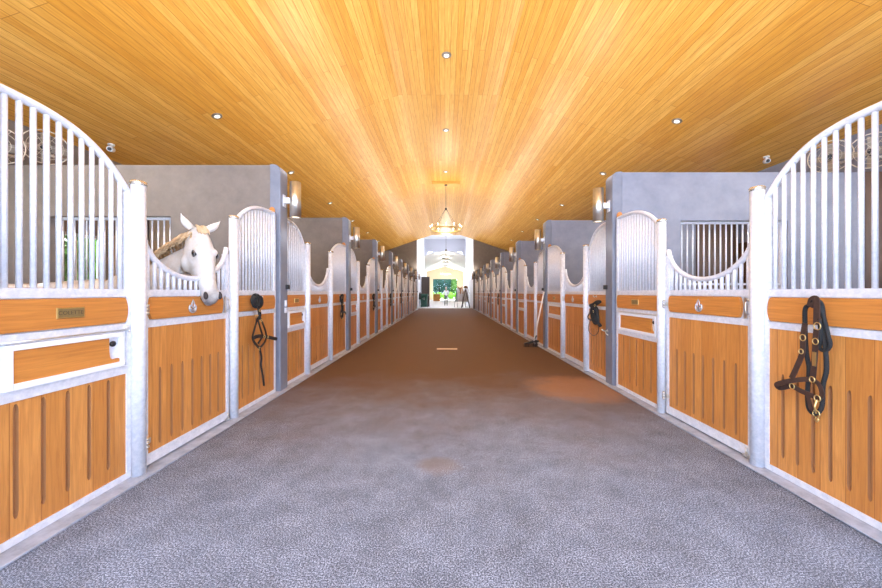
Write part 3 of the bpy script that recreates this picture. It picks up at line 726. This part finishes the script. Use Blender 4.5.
# security cameras under the eaves
cam0 = None
for x, y, rz, lb in ((OL+.42, 6.8, .5, 'small white security camera above the left partition wall'), (OR_-.35, 7.35, -.5, 'small white security camera above the right partition wall')):
    if cam0 is None:
        cam0 = t = empty('security_camera')
        bm = B(); lathe(bm, [(.055,-.03),(.055,0)], 18); tube(bm, [(0,0,-.03), (0,0,-.08)], .02, 10); obj('mount', bm, WHITE, t)
        bm = B(); tube(bm, [(0,.07,-.085), (0,-.09,-.125)], .05, 16); h = obj('housing', bm, WHITE, t, .006)
        bm = B(); tube(bm, [(0,-.091,-.125), (0,-.098,-.127)], .034, 16); obj('lens', bm, BLACK, h)
    else: t = dup(cam0)
    t.location = (x, y, cz(x)); t.rotation_euler = (0,0,rz); tag(t, lb, 'security camera')
# barn fans high on the outer walls
fan0 = None
CAGE = mat('fan_cage', (.72,.66,.55), .35, .5)
for x, y, z, rz, lb in ((OL+.45, 5.05, EYE+2.14, -.75, 'round caged fan high on the left wall, nearer the camera'), (OL+.45, 5.66, EYE+2.36, -.75, 'round caged fan high on the left wall, further from the camera'),
                 (OR_-.45, 5.45, EYE+2.22, .75+PI, 'round caged fan high on the right wall, nearer the camera'), (OR_-.45, 6.05, EYE+2.36, .75+PI, 'round caged fan high on the right wall, further from the camera')):
    if fan0 is None:
        fan0 = t = empty('wall_fan'); R_ = .27       # faces +x locally
        bm = B()
        for s_ in (.09,):
            for k in range(1, 5):
                r = R_*k/4; dx = s_ + (.03*(1-(k/4)**2))*(1 if s_ > 0 else -1)
                tube(bm, [(dx, r*math.cos(a), r*math.sin(a)) for a in [2*PI*q/28 for q in range(28)]], .003 if k < 4 else .008, 6, True, up=(1,0,0))
            for q in range(6):
                a = 2*PI*q/6; tube(bm, [(s_+(.03 if s_ > 0 else -.03), .03*math.cos(a), .03*math.sin(a)), (s_, R_*math.cos(a), R_*math.sin(a))], .003, 5)
        obj('cage', bm, CAGE, t)
        bm = B()
        for q in range(4):
            M = Matrix.Rotation(q*PI/2, 4, 'X') @ Matrix.Translation((.02, 0, .14)) @ Matrix.Rotation(.5, 4, 'Z')
            d = bmesh.ops.create_cube(bm, size=1, matrix=M @ Matrix.Diagonal((.006, .12, .2, 1)))
        obj('blades', bm, mat('fan_blade', (.4,.36,.3), .4, .4), t, .002)
        bm = B(); lathe(bm, [(.05,-.12),(.065,-.1),(.065,.02),(.04,.05)], 16, Matrix.Rotation(PI/2, 4, 'Y')); obj('motor', bm, BLACK, t)
        bm = B(); tube(bm, [(-.1,0,0), (-.28,0,-.02)], .02, 8); tube(bm, [(-.28,0,-.02), (-.40,0.22,-.02)], .02, 8); obj('bracket', bm, STEEL, t)
    else: t = dup(fan0)
    t.location = (x, y, z); t.rotation_euler = (0,0,rz); tag(t, lb, 'fan')

# ------------------------------------------------------------------ the horse
def loft(bm, rings, seg=20):
    """rings: (centre, side vec*halfwidth, up vec*halfheight)"""
    R = []
    for c, s, u in rings:
        R.append([bm.verts.new(Vector(c) + Vector(s)*math.cos(2*PI*k/seg) + Vector(u)*math.sin(2*PI*k/seg)) for k in range(seg)])
    for a, c in zip(R, R[1:]):
        for k in range(seg): bm.faces.new((a[k], a[(k+1)%seg], c[(k+1)%seg], c[k]))
    bm.faces.new(R[0][::-1]); bm.faces.new(R[-1])
def horse():
    t = empty('horse', (-3.9, 3.5, 0)); tag(t, 'white horse with tan mane looking over its stall door', 'horse')
    bm = B(); Z = Vector((0,0,1))
    poll = Vector((-2.41, 3.40, EYE+.595)); fwd = Vector((.87, -.50, 0)).normalized(); side = Vector((.50, .87, 0)).normalized()
    A = (fwd*.25 - Z*.68).normalized(); F = (fwd - A*fwd.dot(A)).normalized(); K = 1.0
    prof = [(-.055,.02,-.10,.045), (-.02,.04,-.16,.075), (.05,.055,-.20,.096), (.12,.065,-.235,.110), (.19,.070,-.26,.120), (.25,.068,-.275,.122), (.31,.060,-.265,.112),
            (.37,.048,-.225,.094), (.44,.038,-.18,.080), (.51,.030,-.148,.072), (.58,.026,-.132,.070), (.64,.020,-.128,.073), (.695,.0,-.118,.066), (.728,-.028,-.095,.044)]
    rings = []
    for d, f, bk, w in prof:
        rings.append((poll + A*d + F*(f+bk)/2, side*w, F*(f-bk)/2))
    loft(bm, rings, 24)
    # brow ridges, cheeks, nostril rims
    for s in (-1, 1):
        ball(bm, poll + A*.225 + F*.022 + side*s*.072, .036, (1,1,1.2)); ball(bm, poll + A*.27 - F*.16 + side*s*.062, .10, (.75,.9,1.05))
        ball(bm, poll + A*.655 - F*.018 + side*s*.050, .036, (1,1,1.2))
    ball(bm, poll + A*.70 - F*.095, .036, (1.3,1,1))      # chin
    # neck: from poll back to the withers and chest
    nk = [((-2.47,3.43,EYE+.43), .09, .20, -.5), ((-2.60,3.46,EYE+.235), .105, .315, -.55), ((-2.78,3.48,EYE+.13), .12, .33, -.6), ((-3.0,3.49,EYE+.05), .135, .28, -.65), ((-3.2,3.5,EYE-.08), .165, .32, -.7), ((-3.42,3.5,EYE-.18), .2, .37, -.9)]
    rings = []
    for c, w, h, tilt in nk:
        up = Vector((math.sin(tilt)*-1*-1*.0 + .62*(1+tilt*.6), 0, 1)).normalized()
        rings.append((c, Vector((0,1,0))*w, up*h))
    loft(bm, rings, 24)
    tr = [(-3.12,.12,.20,-.30), (-3.25,.20,.31,-.25), (-3.5,.25,.36,-.22), (-3.8,.28,.36,-.24), (-4.15,.30,.35,-.26), (-4.5,.29,.34,-.25), (-4.75,.26,.31,-.22), (-4.95,.19,.24,-.22), (-5.03,.09,.13,-.22)]
    loft(bm, [((x,3.5,EYE+zc), Vector((0,w,0)), Vector((0,0,h))) for x, w, h, zc in tr], 24)
    def leg(pts):
        tube(bm, [p[:3] for p in pts], [p[3] for p in pts], 12, up=(0,1,0))
    for s in (-1, 1):
        y = 3.5+.14*s
        leg([(-3.35,y,EYE-.35,.13), (-3.36,y,.78,.085), (-3.35,y,.48,.055), (-3.35,y,.42,.058), (-3.36,y,.36,.042), (-3.36,y,.16,.038), (-3.34,y,.11,.045), (-3.31,y,.05,.055), (-3.29,y,.0,.065)])
        leg([(-4.72,y,EYE-.30,.19), (-4.62,y,.82,.13), (-4.74,y,.62,.08), (-4.86,y,.50,.058), (-4.84,y,.42,.045), (-4.80,y,.18,.04), (-4.78,y,.12,.046), (-4.74,y,.05,.055), (-4.72,y,0,.065)])
    bmesh.ops.transform(bm, matrix=Matrix.Translation((3.9,-3.5,0)), verts=bm.verts)
    bmesh.ops.triangulate(bm, faces=[f for f in bm.faces if len(f.verts) > 4])
    o = obj('body', bm, COAT, t)
    r = o.modifiers.new('r', 'REMESH'); r.mode = 'VOXEL'; r.voxel_size = .011
    s = o.modifiers.new('s', 'SMOOTH'); s.iterations = 7; s.factor = .5
    apply_mods(o)
    for p in o.data.polygons: p.use_smooth = True
    off = Vector((3.9,-3.5,0)); 
    def P(v): return v + off
    for s in (-1, 1):
        # ear: cupped leaf swept up and outwards
        base = P(poll + side*s*.062 - A*.035 - F*.02); tip = base + Vector((0,0,.135 if s < 0 else .12)) + side*s*(.075 if s < 0 else .12) + Vector((.4,.3,0))*s*.03 - fwd*.0
        bm = B(); rr = [.030,.036,.037,.032,.022,.010,.002]; pts = []
        for k in range(7):
            u = k/6; pts.append(base.lerp(tip, u) + side*s*.018*math.sin(PI*u))
        R2 = []
        ax = (tip-base).normalized(); sd = (side - ax*side.dot(ax)).normalized(); fr = ax.cross(sd)
        if fr.dot(fwd) < 0: fr = -fr
        for p, r_ in zip(pts, rr): R2.append((p, sd*r_, fr*r_*.55))
        loft(bm, R2, 14)
        e = obj('ear', bm, COATP, t)
        for p in e.data.polygons: p.use_smooth = True
        bm = B(); R3 = [(p+fr*r_*.42, sd*r_*.55, fr*r_*.22) for p, r_ in list(zip(pts, rr))[1:-1]]; loft(bm, R3, 10); obj('inner_ear', bm, mat('inner_ear_skin', (.74,.67,.63), .7), e)
        # eye
        ec = P(poll + A*.245 + F*.014 + side*s*.097)
        bm = B(); ball(bm, ec, .023, (1,1,1), 16); obj('eye', bm, mat('horse_eye', (.012,.008,.006), .08), t)
        bm = B(); q = [ec + (A*math.cos(a)*.030 + F*math.sin(a)*.021) + side*s*.008 for a in [2*PI*k/18 for k in range(18)]]
        tube(bm, q, .0065, 8, True, up=tuple(side*s)); obj('eyelid', bm, GREYSKIN, t)
        # nostril
        nc = P(poll + A*.665 - F*.004 + side*s*.070)
        Mx = Matrix((side, A, F)).transposed().to_4x4()
        bm = B(); ball(bm, nc - side*s*.008 + F*.004, .030, (.6,1.3,.95), 14, Mx); obj('nostril', bm, NOSTR, t)
    # mouth line
    bm = B(); pts = [P(poll + A*d + F*f + side*w) for d, f, w in ((.61,-.095,-.071), (.67,-.085,-.062), (.72,-.070,-.03), (.72,-.070,.03), (.67,-.085,.062), (.61,-.095,.071))]
    tube(bm, smooth(pts), .004, 6); obj('mouth', bm, NOSTR, t)
    # mane and forelock
    rnd = random.Random(3); bm = B()
    crest = [(-2.42,3.43,EYE+.615), (-2.52,3.45,EYE+.585), (-2.64,3.46,EYE+.54), (-2.78,3.48,EYE+.455), (-2.95,3.49,EYE+.345), (-3.15,3.5,EYE+.225)]
    cr = smooth(crest, n=14)
    for k in range(320):
        c = Vector(cr[rnd.randrange(len(cr)-1)]) + Vector((rnd.uniform(-.012,.012), rnd.uniform(-.02,.02), rnd.uniform(-.03,.0)))
        sd = -1 if rnd.random() < .8 else 1; L_ = rnd.uniform(.02,.09)
        pts = [c, c+Vector((-.005,.035*sd,.012)), c+Vector((-.02,.075*sd,-.03)), c+Vector((-.03,.10*sd,-.03-L_*.6))]
        tube(bm, smooth([P(p) for p in pts], n=3), [.008,.009,.009,.009,.008,.007,.006,.005,.004,.002][:len(smooth(pts, n=3))], 5)
    obj('mane', bm, MANE, t)
    bm = B()
    for k in range(46):
        w = rnd.uniform(-.035,.035); c = poll + side*w - A*rnd.uniform(.03,.065) + F*.012
        pts = [c, c+F*.03+A*.02, c+F*.04+A*rnd.uniform(.045,.06)+side*w*.4, c+F*.042+A*rnd.uniform(.07,.09)+side*w*.6]
        pts = smooth([P(p) for p in pts], n=3); tube(bm, pts, [.008]*6+[.006,.005,.004,.002][:len(pts)-6], 5)
    obj('forelock', bm, MANE, t)
    bm = B()
    for k in range(60):
        a = rnd.uniform(-.04,.04); pts = [(-1.12,a*.5,1.30), (-1.22,a,1.15), (-1.24,a*1.6,.8), (-1.2+rnd.uniform(-.04,.04),a*1.8,.45)]
        tube(bm, smooth(pts, n=3), .008, 5)
    obj('tail', bm, MANE, t)
    return poll, A, F, off
COATP = mat('horse_ear_coat', (.74,.71,.68), .65)
GREYSKIN = mat('grey_skin', (.13,.12,.12), .6)
NOSTR = mat('nostril_dark', (.03,.022,.022), .7)
MANE = mottled('tan_mane', (.45,.28,.14), (.72,.56,.36), 22, .7)
poll, A, F, off = horse()
# grey muzzle skin: a patch around the end of the nose
n, l, b = nodes(COAT); mc = poll + A*.70 - F*.06 + off
tc = mapping(COAT)
vm = n.new('ShaderNodeVectorMath'); vm.operation = 'DISTANCE'; l.new(tc, vm.inputs[0]); vm.inputs[1].default_value = mc
mr = n.new('ShaderNodeMapRange'); l.new(vm.outputs['Value'], mr.inputs[0]); mr.inputs[1].default_value = .17; mr.inputs[2].default_value = .05
nz = n.new('ShaderNodeMath'); nz.operation = 'MULTIPLY'; l.new(mr.outputs[0], nz.inputs[0]); l.new(ramp(COAT, noise(COAT, tc, 16, 4), [(.35,(.45,.45,.45)),(.65,(1,1,1))]), nz.inputs[1])
setc(COAT, mix(COAT, base, (.16,.15,.16), nz.outputs[0])); bump(COAT, noise(COAT, tc, 120, 3), .08, .002)

# ------------------------------------------------------------------ hall furniture
GREEN = mat('green_bin_plastic', (.02,.10,.075), .45)
t = empty('wheelie_bin', (-1.93, 31.9, 0)); tag(t, 'dark green wheeled bin with round white emblem at the far left', 'bin')
bm = B(); q = [(-.27,-.27,.09,.30), (.27,.27,.09,.30)]
vs = [bm.verts.new(p) for p in ((-.26,-.28,.06),(.26,-.28,.06),(.26,.28,.06),(-.26,.28,.06),(-.33,-.36,1.12),(.33,-.36,1.12),(.33,.34,1.12),(-.33,.34,1.12))]
for f in ((3,2,1,0),(4,5,6,7),(0,1,5,4),(1,2,6,5),(2,3,7,6),(3,0,4,7)): bm.faces.new([vs[i] for i in f])
bx(bm, -.35, .35, -.38, .36, 1.02, 1.10); bd = obj('bin_body', bm, GREEN, t, .02)
bm = B(); prism(bm, [(-.38,1.10),(.38,1.10),(.40,1.18),(.36,1.26),(-.36,1.26),(-.40,1.18)], -.35, .35, 'X'); obj('lid', bm, GREEN, t, .02)
for s in (-1, 1):
    bm = B(); lathe(bm, [(.12,-.03),(.12,.03)], 20, Matrix.Translation((.3*s, .3, .12)) @ Matrix.Rotation(PI/2, 4, 'Y')); obj('wheel', bm, BLACK, t)
bm = B(); M = Matrix.Translation((0,-.375,.88)) 
for k in range(3):
    a0 = k*2*PI/3+.3; tube(bm, [(.085*math.cos(a0+u*1.6/6), -.352-(0), .80+.085*math.sin(a0+u*1.6/6)) for u in range(7)], .018, 6, up=(0,1,0), r2=.02)
obj('emblem', bm, WHITE, bd)
# tall dark door behind the bin
bm = B(); bx(bm, -.42, .42, -.03, .03, .02, 2.9)
o = obj('tall_door', bm, mottled('dark_brown_door', (.045,.033,.03), (.10,.07,.06), 6, .5), None, .01); o.location = (-1.90, 33.2, 0); tag(o, 'tall dark brown door leaf standing open behind the green bin', 'door')
bm = B(); bx(bm, -.36, .36, -.045, -.03, .15, 1.35); bx(bm, -.36, .36, -.045, -.03, 1.5, 2.75); obj('door_panels', bm, mat('dark_brown_inset', (.065,.045,.04), .5), o, .005)
bm = B(); tube(bm, [(.34,-.05,1.1), (.34,-.09,1.1), (.26,-.09,1.1)], .012, 8); obj('door_handle', bm, STEEL, o)
bm = B(); bx(bm, -2.36, -2.28, 32.9, 33.5, 0, 2.95); struct('trim_3', bm, WHITE)
# black cabinet / fire extinguisher like dark object beside the door
t = empty('fire_extinguisher', (-2.26, 31.2, .75)); tag(t, 'narrow black cylinder hung on the far left white wall beside the bin', 'extinguisher')
bm = B(); lathe(bm, [(.08,0),(.09,.03),(.09,.5),(.05,.58),(.03,.6)], 18); obj('cylinder', bm, BLACK, t)
bm = B(); bx(bm, -.03, .03, -.015, .015, .6, .66); tube(bm, [(0,-.02,.63),(.1,-.04,.55),(.1,-.03,.3)], .012, 8); obj('hose', bm, BLACK, t)
# white side columns of the passage
for x in (-2.05,):
    bm = B(); bx(bm, x-.25, x+.15, 40.3, 40.7, 0, EYE+1.7); struct('trim_4', bm, WHITE)
# timber counter with white things on it
t = empty('counter', (-1.35, 56, 0)); tag(t, 'orange timber counter standing before the far doorway', 'counter')
bm = B(); bx(bm, -.55, .55, -.35, .35, 0.0, 1.05); obj('body', bm, BOARDW, t, .01)
bm = B(); bx(bm, -.62, .62, -.42, .42, 1.05, 1.12); obj('top', bm, mat('counter_top', (.6,.35,.2), .4), t, .01)
for k in (-1, 0, 1):
    bm = B(); bx(bm, -.17+.36*k, .17+.36*k, -.37, -.35, .12, .95); dd = obj('cabinet_door', bm, BOARDW, t, .008)
for k, (x, lb) in enumerate(((-.28, 'left white cap lying on the far timber counter'), (.22, 'right white cap lying on the far timber counter'))):
    bm = B(); ball(bm, (0,0,.06), .13, (1,1,.9), 14); bx(bm, -.1, .1, -.24, -.05, .03, .05); bmesh.ops.bisect_plane(bm, geom=bm.verts[:]+bm.edges[:]+bm.faces[:], plane_co=(0,0,0), plane_no=(0,0,-1), clear_outer=True)
    o = obj('cap', bm, WHITE); o.location = (-1.35+x, 55.8, 1.12); tag(o, lb, 'cap')
# saddle racks with white pads at the far right
def rack(x, y, rz, lb, lb2, lb3):
    t = empty('saddle_rack', (x, y, 0)); t.rotation_euler = (0,0,rz); tag(t, lb, 'saddle rack')
    bm = B(); tube(bm, [(-.38,0,1.62), (.38,0,1.62)], .035, 8); obj('rail', bm, BLACK, t)
    for s in (-1, 1):
        for q in (-1, 1):
            bm = B(); tube(bm, [(.34*s,0,1.62), (.42*s,.36*q,.05)], .022, 8); ball(bm, (.42*s,.36*q,.03), .035); obj('leg', bm, BLACK, t)
    bm = B(); tube(bm, [(-.38,-.2,.6), (.38,-.2,.6)], .02, 8); tube(bm, [(-.38,.2,.6), (.38,.2,.6)], .02, 8); obj('stretcher', bm, BLACK, t)
    # draped pad: sheet over the rail with thickness
    bm = B(); prof = []
    for k in range(13):
        a = PI*k/12; prof.append((.10*math.cos(a), 1.66+.08*math.sin(a)))
    out = [(.34,.55),(.27,.95),(.18,1.4)] + prof + [(-.18,1.4),(-.27,.95),(-.34,.55)]
    inn = [(a*.93, z-.015) for a, z in out][::-1]
    prism(bm, out+inn, -.33, .33, 'X'); o = obj('saddle_pad', bm, PADM, None, .01); o.location = (x,y,0); o.rotation_euler = (0,0,rz); tag(o, lb2, 'saddle pad')
    # saddle
    s_ = empty('saddle', (x,y,1.76)); s_.rotation_euler = (0,0,rz); tag(s_, lb3, 'saddle')
    bm = B(); loft(bm, [((xx,0,zz), (0,w,0), (0,0,h)) for xx, zz, w, h in ((-.30,.20,.05,.02), (-.26,.15,.16,.05), (-.1,.06,.20,.05), (.1,.05,.17,.05), (.24,.13,.12,.05), (.29,.20,.05,.03))], 16)
    so = obj('seat', bm, SADM, s_)
    for p in so.data.polygons: p.use_smooth = True
    for q in (-1, 1):
        bm = B(); strap(bm, [(0,.10*q,.05), (.03,.21*q,-.05), (.06,.27*q,-.25), (.06,.33*q,-.50)], .36, .02, (0,q,.3)); obj('flap', bm, SADM, s_, .01)
        bm = B(); strap(bm, [(.02,.24*q,-.02), (.02,.31*q,-.25), (.02,.38*q,-.62)], .03, .008, (0,q,.2)); tube(bm, [(.02+.07*math.cos(a),.385*q,-.68+.07*math.sin(a)) for a in [2*PI*k/14 for k in range(14)]], .01, 6, True, up=(0,1,0)); obj('stirrup', bm, STEEL, s_)
SADM = mottled('brown_saddle_leather', (.28,.13,.05), (.45,.24,.10), 12, .4)
PADM = mottled('white_quilted_pad', (.62,.60,.64), (.92,.92,.96), 9, .8)
rack(1.40, 32.2, .35, 'black folding saddle rack with splayed legs, left of the two at the far right', 'white saddle pad draped over the left saddle rack at the far right', 'brown saddle on the left rack at the far right')
rack(1.86, 31.0, 1.45, 'black folding saddle rack against the white wall, right of the two', 'white saddle pad draped over the rack against the right wall', 'brown saddle on the rack against the right wall')

# the person in the hall
def skinmesh(name, verts, edges, radii, m, parent, sub=2, root=0):
    me = bpy.data.meshes.new(name); me.from_pydata(verts, edges, []); me.update()
    o = bpy.data.objects.new(name, me); C.objects.link(o); o.parent = parent
    sk = o.modifiers.new('skin', 'SKIN'); 
    if not me.skin_vertices: me.skin_vertices.new() if hasattr(me.skin_vertices, 'new') else None
    for i, r in enumerate(radii):
        me.skin_vertices[0].data[i].radius = (r, r) if not isinstance(r, tuple) else r
        me.skin_vertices[0].data[i].use_root = (i == root)
    s = o.modifiers.new('sub', 'SUBSURF'); s.levels = sub; s.render_levels = sub
    apply_mods(o); o.data.materials.clear(); o.data.materials.append(m)
    for p in o.data.polygons: p.use_smooth = True
    return o
SKIN = mat('skin', (.52,.33,.24), .55); TROU = mottled('dark_grey_trousers', (.055,.06,.075), (.09,.095,.11), 14, .8); SHIRT = mottled('pale_checked_shirt', (.60,.60,.66), (.85,.85,.88), 30, .8)
t = empty('person', (.12, 36.6, 0)); t.scale = (1.1,1.1,1.1); tag(t, 'person in a pale shirt and dark trousers standing in the far hall', 'person')
V = [(0,0,.95), (0,.0,1.15), (0,.01,1.38), (0,0,1.50), (0,-.01,1.60), (.17,.01,1.42), (.25,.02,1.17), (.20,-.16,1.02), (.15,-.24,1.03), (-.17,.01,1.42), (-.25,.02,1.17), (-.20,-.15,1.00), (-.14,-.23,1.02),
     (.09,0,.90), (.10,-.01,.50), (.10,.02,.09), (.11,-.10,.035), (-.09,0,.90), (-.11,-.04,.50), (-.13,.0,.09), (-.14,-.12,.035)]
E = [(0,1),(1,2),(2,3),(3,4),(2,5),(5,6),(6,7),(7,8),(2,9),(9,10),(10,11),(11,12),(0,13),(13,14),(14,15),(15,16),(0,17),(17,18),(18,19),(19,20)]
Rd = [(.13,.10),(.12,.09),(.14,.09),.05,.055,.052,.042,.032,.028,.052,.042,.032,.028,.085,.058,.038,.035,.085,.058,.038,.035]
body = skinmesh('body', V, E, Rd, SKIN, t)
bm = B(); loft(bm, [((0,-.015+dy,z), (w,0,0), (0,d,0)) for z, w, d, dy in ((1.56,.045,.05,0), (1.60,.062,.075,-.01), (1.66,.074,.092,-.0), (1.72,.078,.098,.0), (1.77,.068,.085,.005), (1.81,.035,.045,.01))], 18)
ball(bm, (0,-.115,1.665), .014, (.8,1.2,1.6)); 
for s in (-1, 1): ball(bm, (.078*s,0,1.675), .02, (.4,.8,1.5))
hd = obj('head', bm, SKIN, body)
for p in hd.data.polygons: p.use_smooth = True
for s in (-1, 1):
    bm = B(); ball(bm, (.03*s,-.103,1.685), .010, (1.3,.6,.8), 8); obj('eye', bm, BLACK, hd)
bm = B(); bx(bm, -.022, .022, -.106, -.098, 1.622, 1.630); obj('mouth', bm, mat('lips', (.4,.16,.13), .6), hd, .002)
bm = B(); ball(bm, (0,.012,1.74), .092, (.93,1.1,.95), 16); bmesh.ops.bisect_plane(bm, geom=bm.verts[:]+bm.edges[:]+bm.faces[:], plane_co=(0,-.03,1.70), plane_no=(0,-.75,-.6), clear_outer=True); bmesh.ops.holes_fill(bm, edges=bm.edges[:]); obj('hair', bm, mat('grey_hair', (.35,.32,.30), .8), hd)
for s, hx in ((1,.15), (-1,-.14)):   # hands with five fingers
    bm = B(); ball(bm, (hx,-.27,1.03), .04, (.9,1.1,.45), 12)
    for k in range(4): tube(bm, [(hx-.026+.0175*k, -.30, 1.032), (hx-.028+.018*k, -.345-.006*(k in (1,2)), 1.028), (hx-.026+.017*k, -.365-.008*(k in (1,2)), 1.008)], [.009,.0085,.007], 7)
    tube(bm, [(hx-.03*s,-.26,1.035), (hx-.055*s,-.29,1.04), (hx-.055*s,-.32,1.035)], [.011,.010,.008], 7)
    obj('hand', bm, SKIN, body)
skinmesh('shirt', V[:3]+[V[5],V[6],(.21,-.12,1.05),V[9],V[10],(-.21,-.11,1.03),(0,0,1.46),(0,0,.9)], [(0,1),(1,2),(2,3),(3,4),(4,5),(2,6),(6,7),(7,8),(2,9),(0,10)], [(.155,.12),(.145,.11),(.16,.105),.066,.056,.045,.066,.056,.045,.062,(.158,.125)], SHIRT, t)
skinmesh('trousers', [(0,0,.97), V[13], V[14], (.10,.02,.07), V[17], V[18], (-.13,0,.07)], [(0,1),(1,2),(2,3),(0,4),(4,5),(5,6)], [(.145,.115),.10,.075,.06,.10,.075,.06], TROU, t)
for fx, fy in ((.10,-.05), (-.13,-.07)):
    bm = B(); loft(bm, [((fx,fy+yy,zz), (w,0,0), (0,0,h)) for yy, zz, w, h in ((.10,.045,.03,.035), (.06,.05,.045,.05), (-.03,.045,.05,.045), (-.11,.035,.05,.033), (-.15,.028,.03,.022))], 12); obj('shoe', bm, BLACK, t)

# ------------------------------------------------------------------ outdoors
def leafmat(name, a, c):
    m = mottled(name, a, c, 3, .6, 0, .2); m.node_tree.nodes['Principled BSDF'].inputs['Transmission Weight'].default_value = 0; return m
GRN = [leafmat('leaf_green', (.06,.16,.03), (.16,.34,.07)), leafmat('leaf_blue_green', (.012,.06,.05), (.035,.13,.11)), leafmat('leaf_bright', (.16,.40,.04), (.34,.62,.10))]
def foliage(name, w, d, h, nleaf, m, leaf=.16, z0=0, seed=1, fill=.5):
    rnd = random.Random(seed); bm = B()
    for k in range(nleaf):
        while True:
            p = Vector((rnd.uniform(-1,1), rnd.uniform(-1,1), rnd.uniform(-1,1)))
            if p.length < 1 and p.length > fill: break
        q = Vector((p.x*w, p.y*d, z0+h/2+p.z*h/2)); M = Matrix.Translation(q) @ Euler((rnd.uniform(0,6),rnd.uniform(0,6),rnd.uniform(0,6))).to_matrix().to_4x4()
        s = leaf*rnd.uniform(.6,1.2)
        vs = [bm.verts.new(M @ Vector(c)) for c in ((-s,0,0), (0,-s*.45,.02), (s,0,0), (0,s*.45,.02))]; bm.faces.new(vs)
    return bm
def tree(x, y, h, w, m, label, seed, cat='tree', name='tree', group=None):
    t = empty(name, (x,y,0)); tag(t, label, cat, group)
    if cat == 'tree':
        bm = B(); tube(bm, [(0,0,0), (.1,.05,h*.3), (0,0,h*.7)], [.22,.17,.08], 10)
        for a in range(5): tube(bm, [(0,0,h*.35), (w*.4*math.cos(a*1.3), w*.4*math.sin(a*1.3), h*.65)], [.09,.03], 7)
        obj('trunk', bm, mat('bark', (.16,.11,.07), .9), t); z0 = h*.04; hh = h*.96
    else:
        bm = B(); tube(bm, [(0,0,0), (0,0,h*.6)], .05, 7); obj('stem', bm, mat('bark', (.16,.11,.07), .9), t); z0 = .02; hh = h
    obj('crown' if cat == 'tree' else 'foliage', foliage('f', w, w, hh, 2600, m, .2, z0, seed), m, t)
# beyond the far door
for k, (x, y) in enumerate(((-5.6,77), (-2.8,77), (0,77), (2.8,77), (5.6,77), (-1.4,80.2), (1.4,80.2), (-4.2,80.2))):
    tree(x, y, 7.2+(k*7%3)*.6, 1.36, GRN[1 if k % 3 else 0], '%s tree seen through the far doorway, %s' % (['green','blue-green'][1 if k%3 else 0], ['leftmost of the front row','second from left in front','middle of the front row','second from right in front','rightmost of the front row','behind, left of the centre','behind, right of the centre','behind, far left'][k]), 10+k, group='trees beyond the far doorway')
for k, x in enumerate((-2.5, -1.25, 0, 1.25, 2.5)):
    tree(x, 72+(k%2)*.3, 1.35, .62, GRN[2], 'low bright green bush beyond the far doorway, %s from the left' % ORD[k], 30+k, 'bush', 'bush', 'bushes beyond the far doorway')
for k, (x, y) in enumerate(((-8.6,5.4), (-8.6,7.3), (-8.6,9.2), (-8.6,11.1), (-10.6,6.4), (-10.6,8.3), (-10.6,10.2), (-10.6,12.1))):
    tree(x, y, 3.2+.7*(k > 3), .82, GRN[0 if k % 2 else 2], '%s bush outside the left stall windows, %s row, %s from the camera' % ('green' if k % 2 else 'bright green', ['near','far'][k//4], ORD[k%4]), 50+k, 'bush', 'bush', 'bushes outside the left windows')
bm = B(); bx(bm, -16, -7.3, -1, 30, -.02, .0); struct('ground_lawn_left', bm, leafmat('lawn', (.10,.22,.04), (.16,.32,.07)))
bm = B(); bx(bm, -60, 60, -60, -1.2, -.14, -.02); bx(bm, -60, -7.2, -1.2, 110, -.14, -.02); bx(bm, 7.4, 60, -1.2, 110, -.14, -.02); bx(bm, -7.2, 7.4, 66.2, 110, -.14, -.02); 
struct('ground', bm, mottled('pale_paving', (.52,.52,.53), (.66,.65,.64), 2, .8))
bm = B(); bx(bm, -30, 30, 69, 84, -.02, .0); struct('ground_lawn', bm, leafmat('lawn', (.10,.22,.04), (.16,.32,.07)))

# ------------------------------------------------------------------ daylight, camera
W = bpy.data.worlds.new('World'); bpy.context.scene.world = W; W.use_nodes = True
bg = W.node_tree.nodes['Background']; bg.inputs[0].default_value = (.74,.90,1.22,1); bg.inputs[1].default_value = 4.8
sun = bpy.data.lights.new('sun', 'SUN'); sun.energy = 40; sun.angle = .02; sun.color = (1,.99,.97); so = bpy.data.objects.new('sun', sun); C.objects.link(so); so.rotation_euler = Vector((.25,-.55,-.8)).to_track_quat('-Z','Y').to_euler()
cam = bpy.data.cameras.new('camera'); cam.sensor_width = 36; cam.lens = 345/882*36; cam.clip_start = .05; cam.clip_end = 300
cam.shift_x = -4/882; cam.shift_y = -1.5/882
co = bpy.data.objects.new('camera', cam); C.objects.link(co); co.location = (0,0,EYE); co.rotation_euler = (PI/2,0,0)
sc = bpy.context.scene; sc.camera = co
sc.view_settings.view_transform = 'Standard'; sc.view_settings.look = 'None'; sc.view_settings.gamma = 1; sc.view_settings.exposure = 0.30
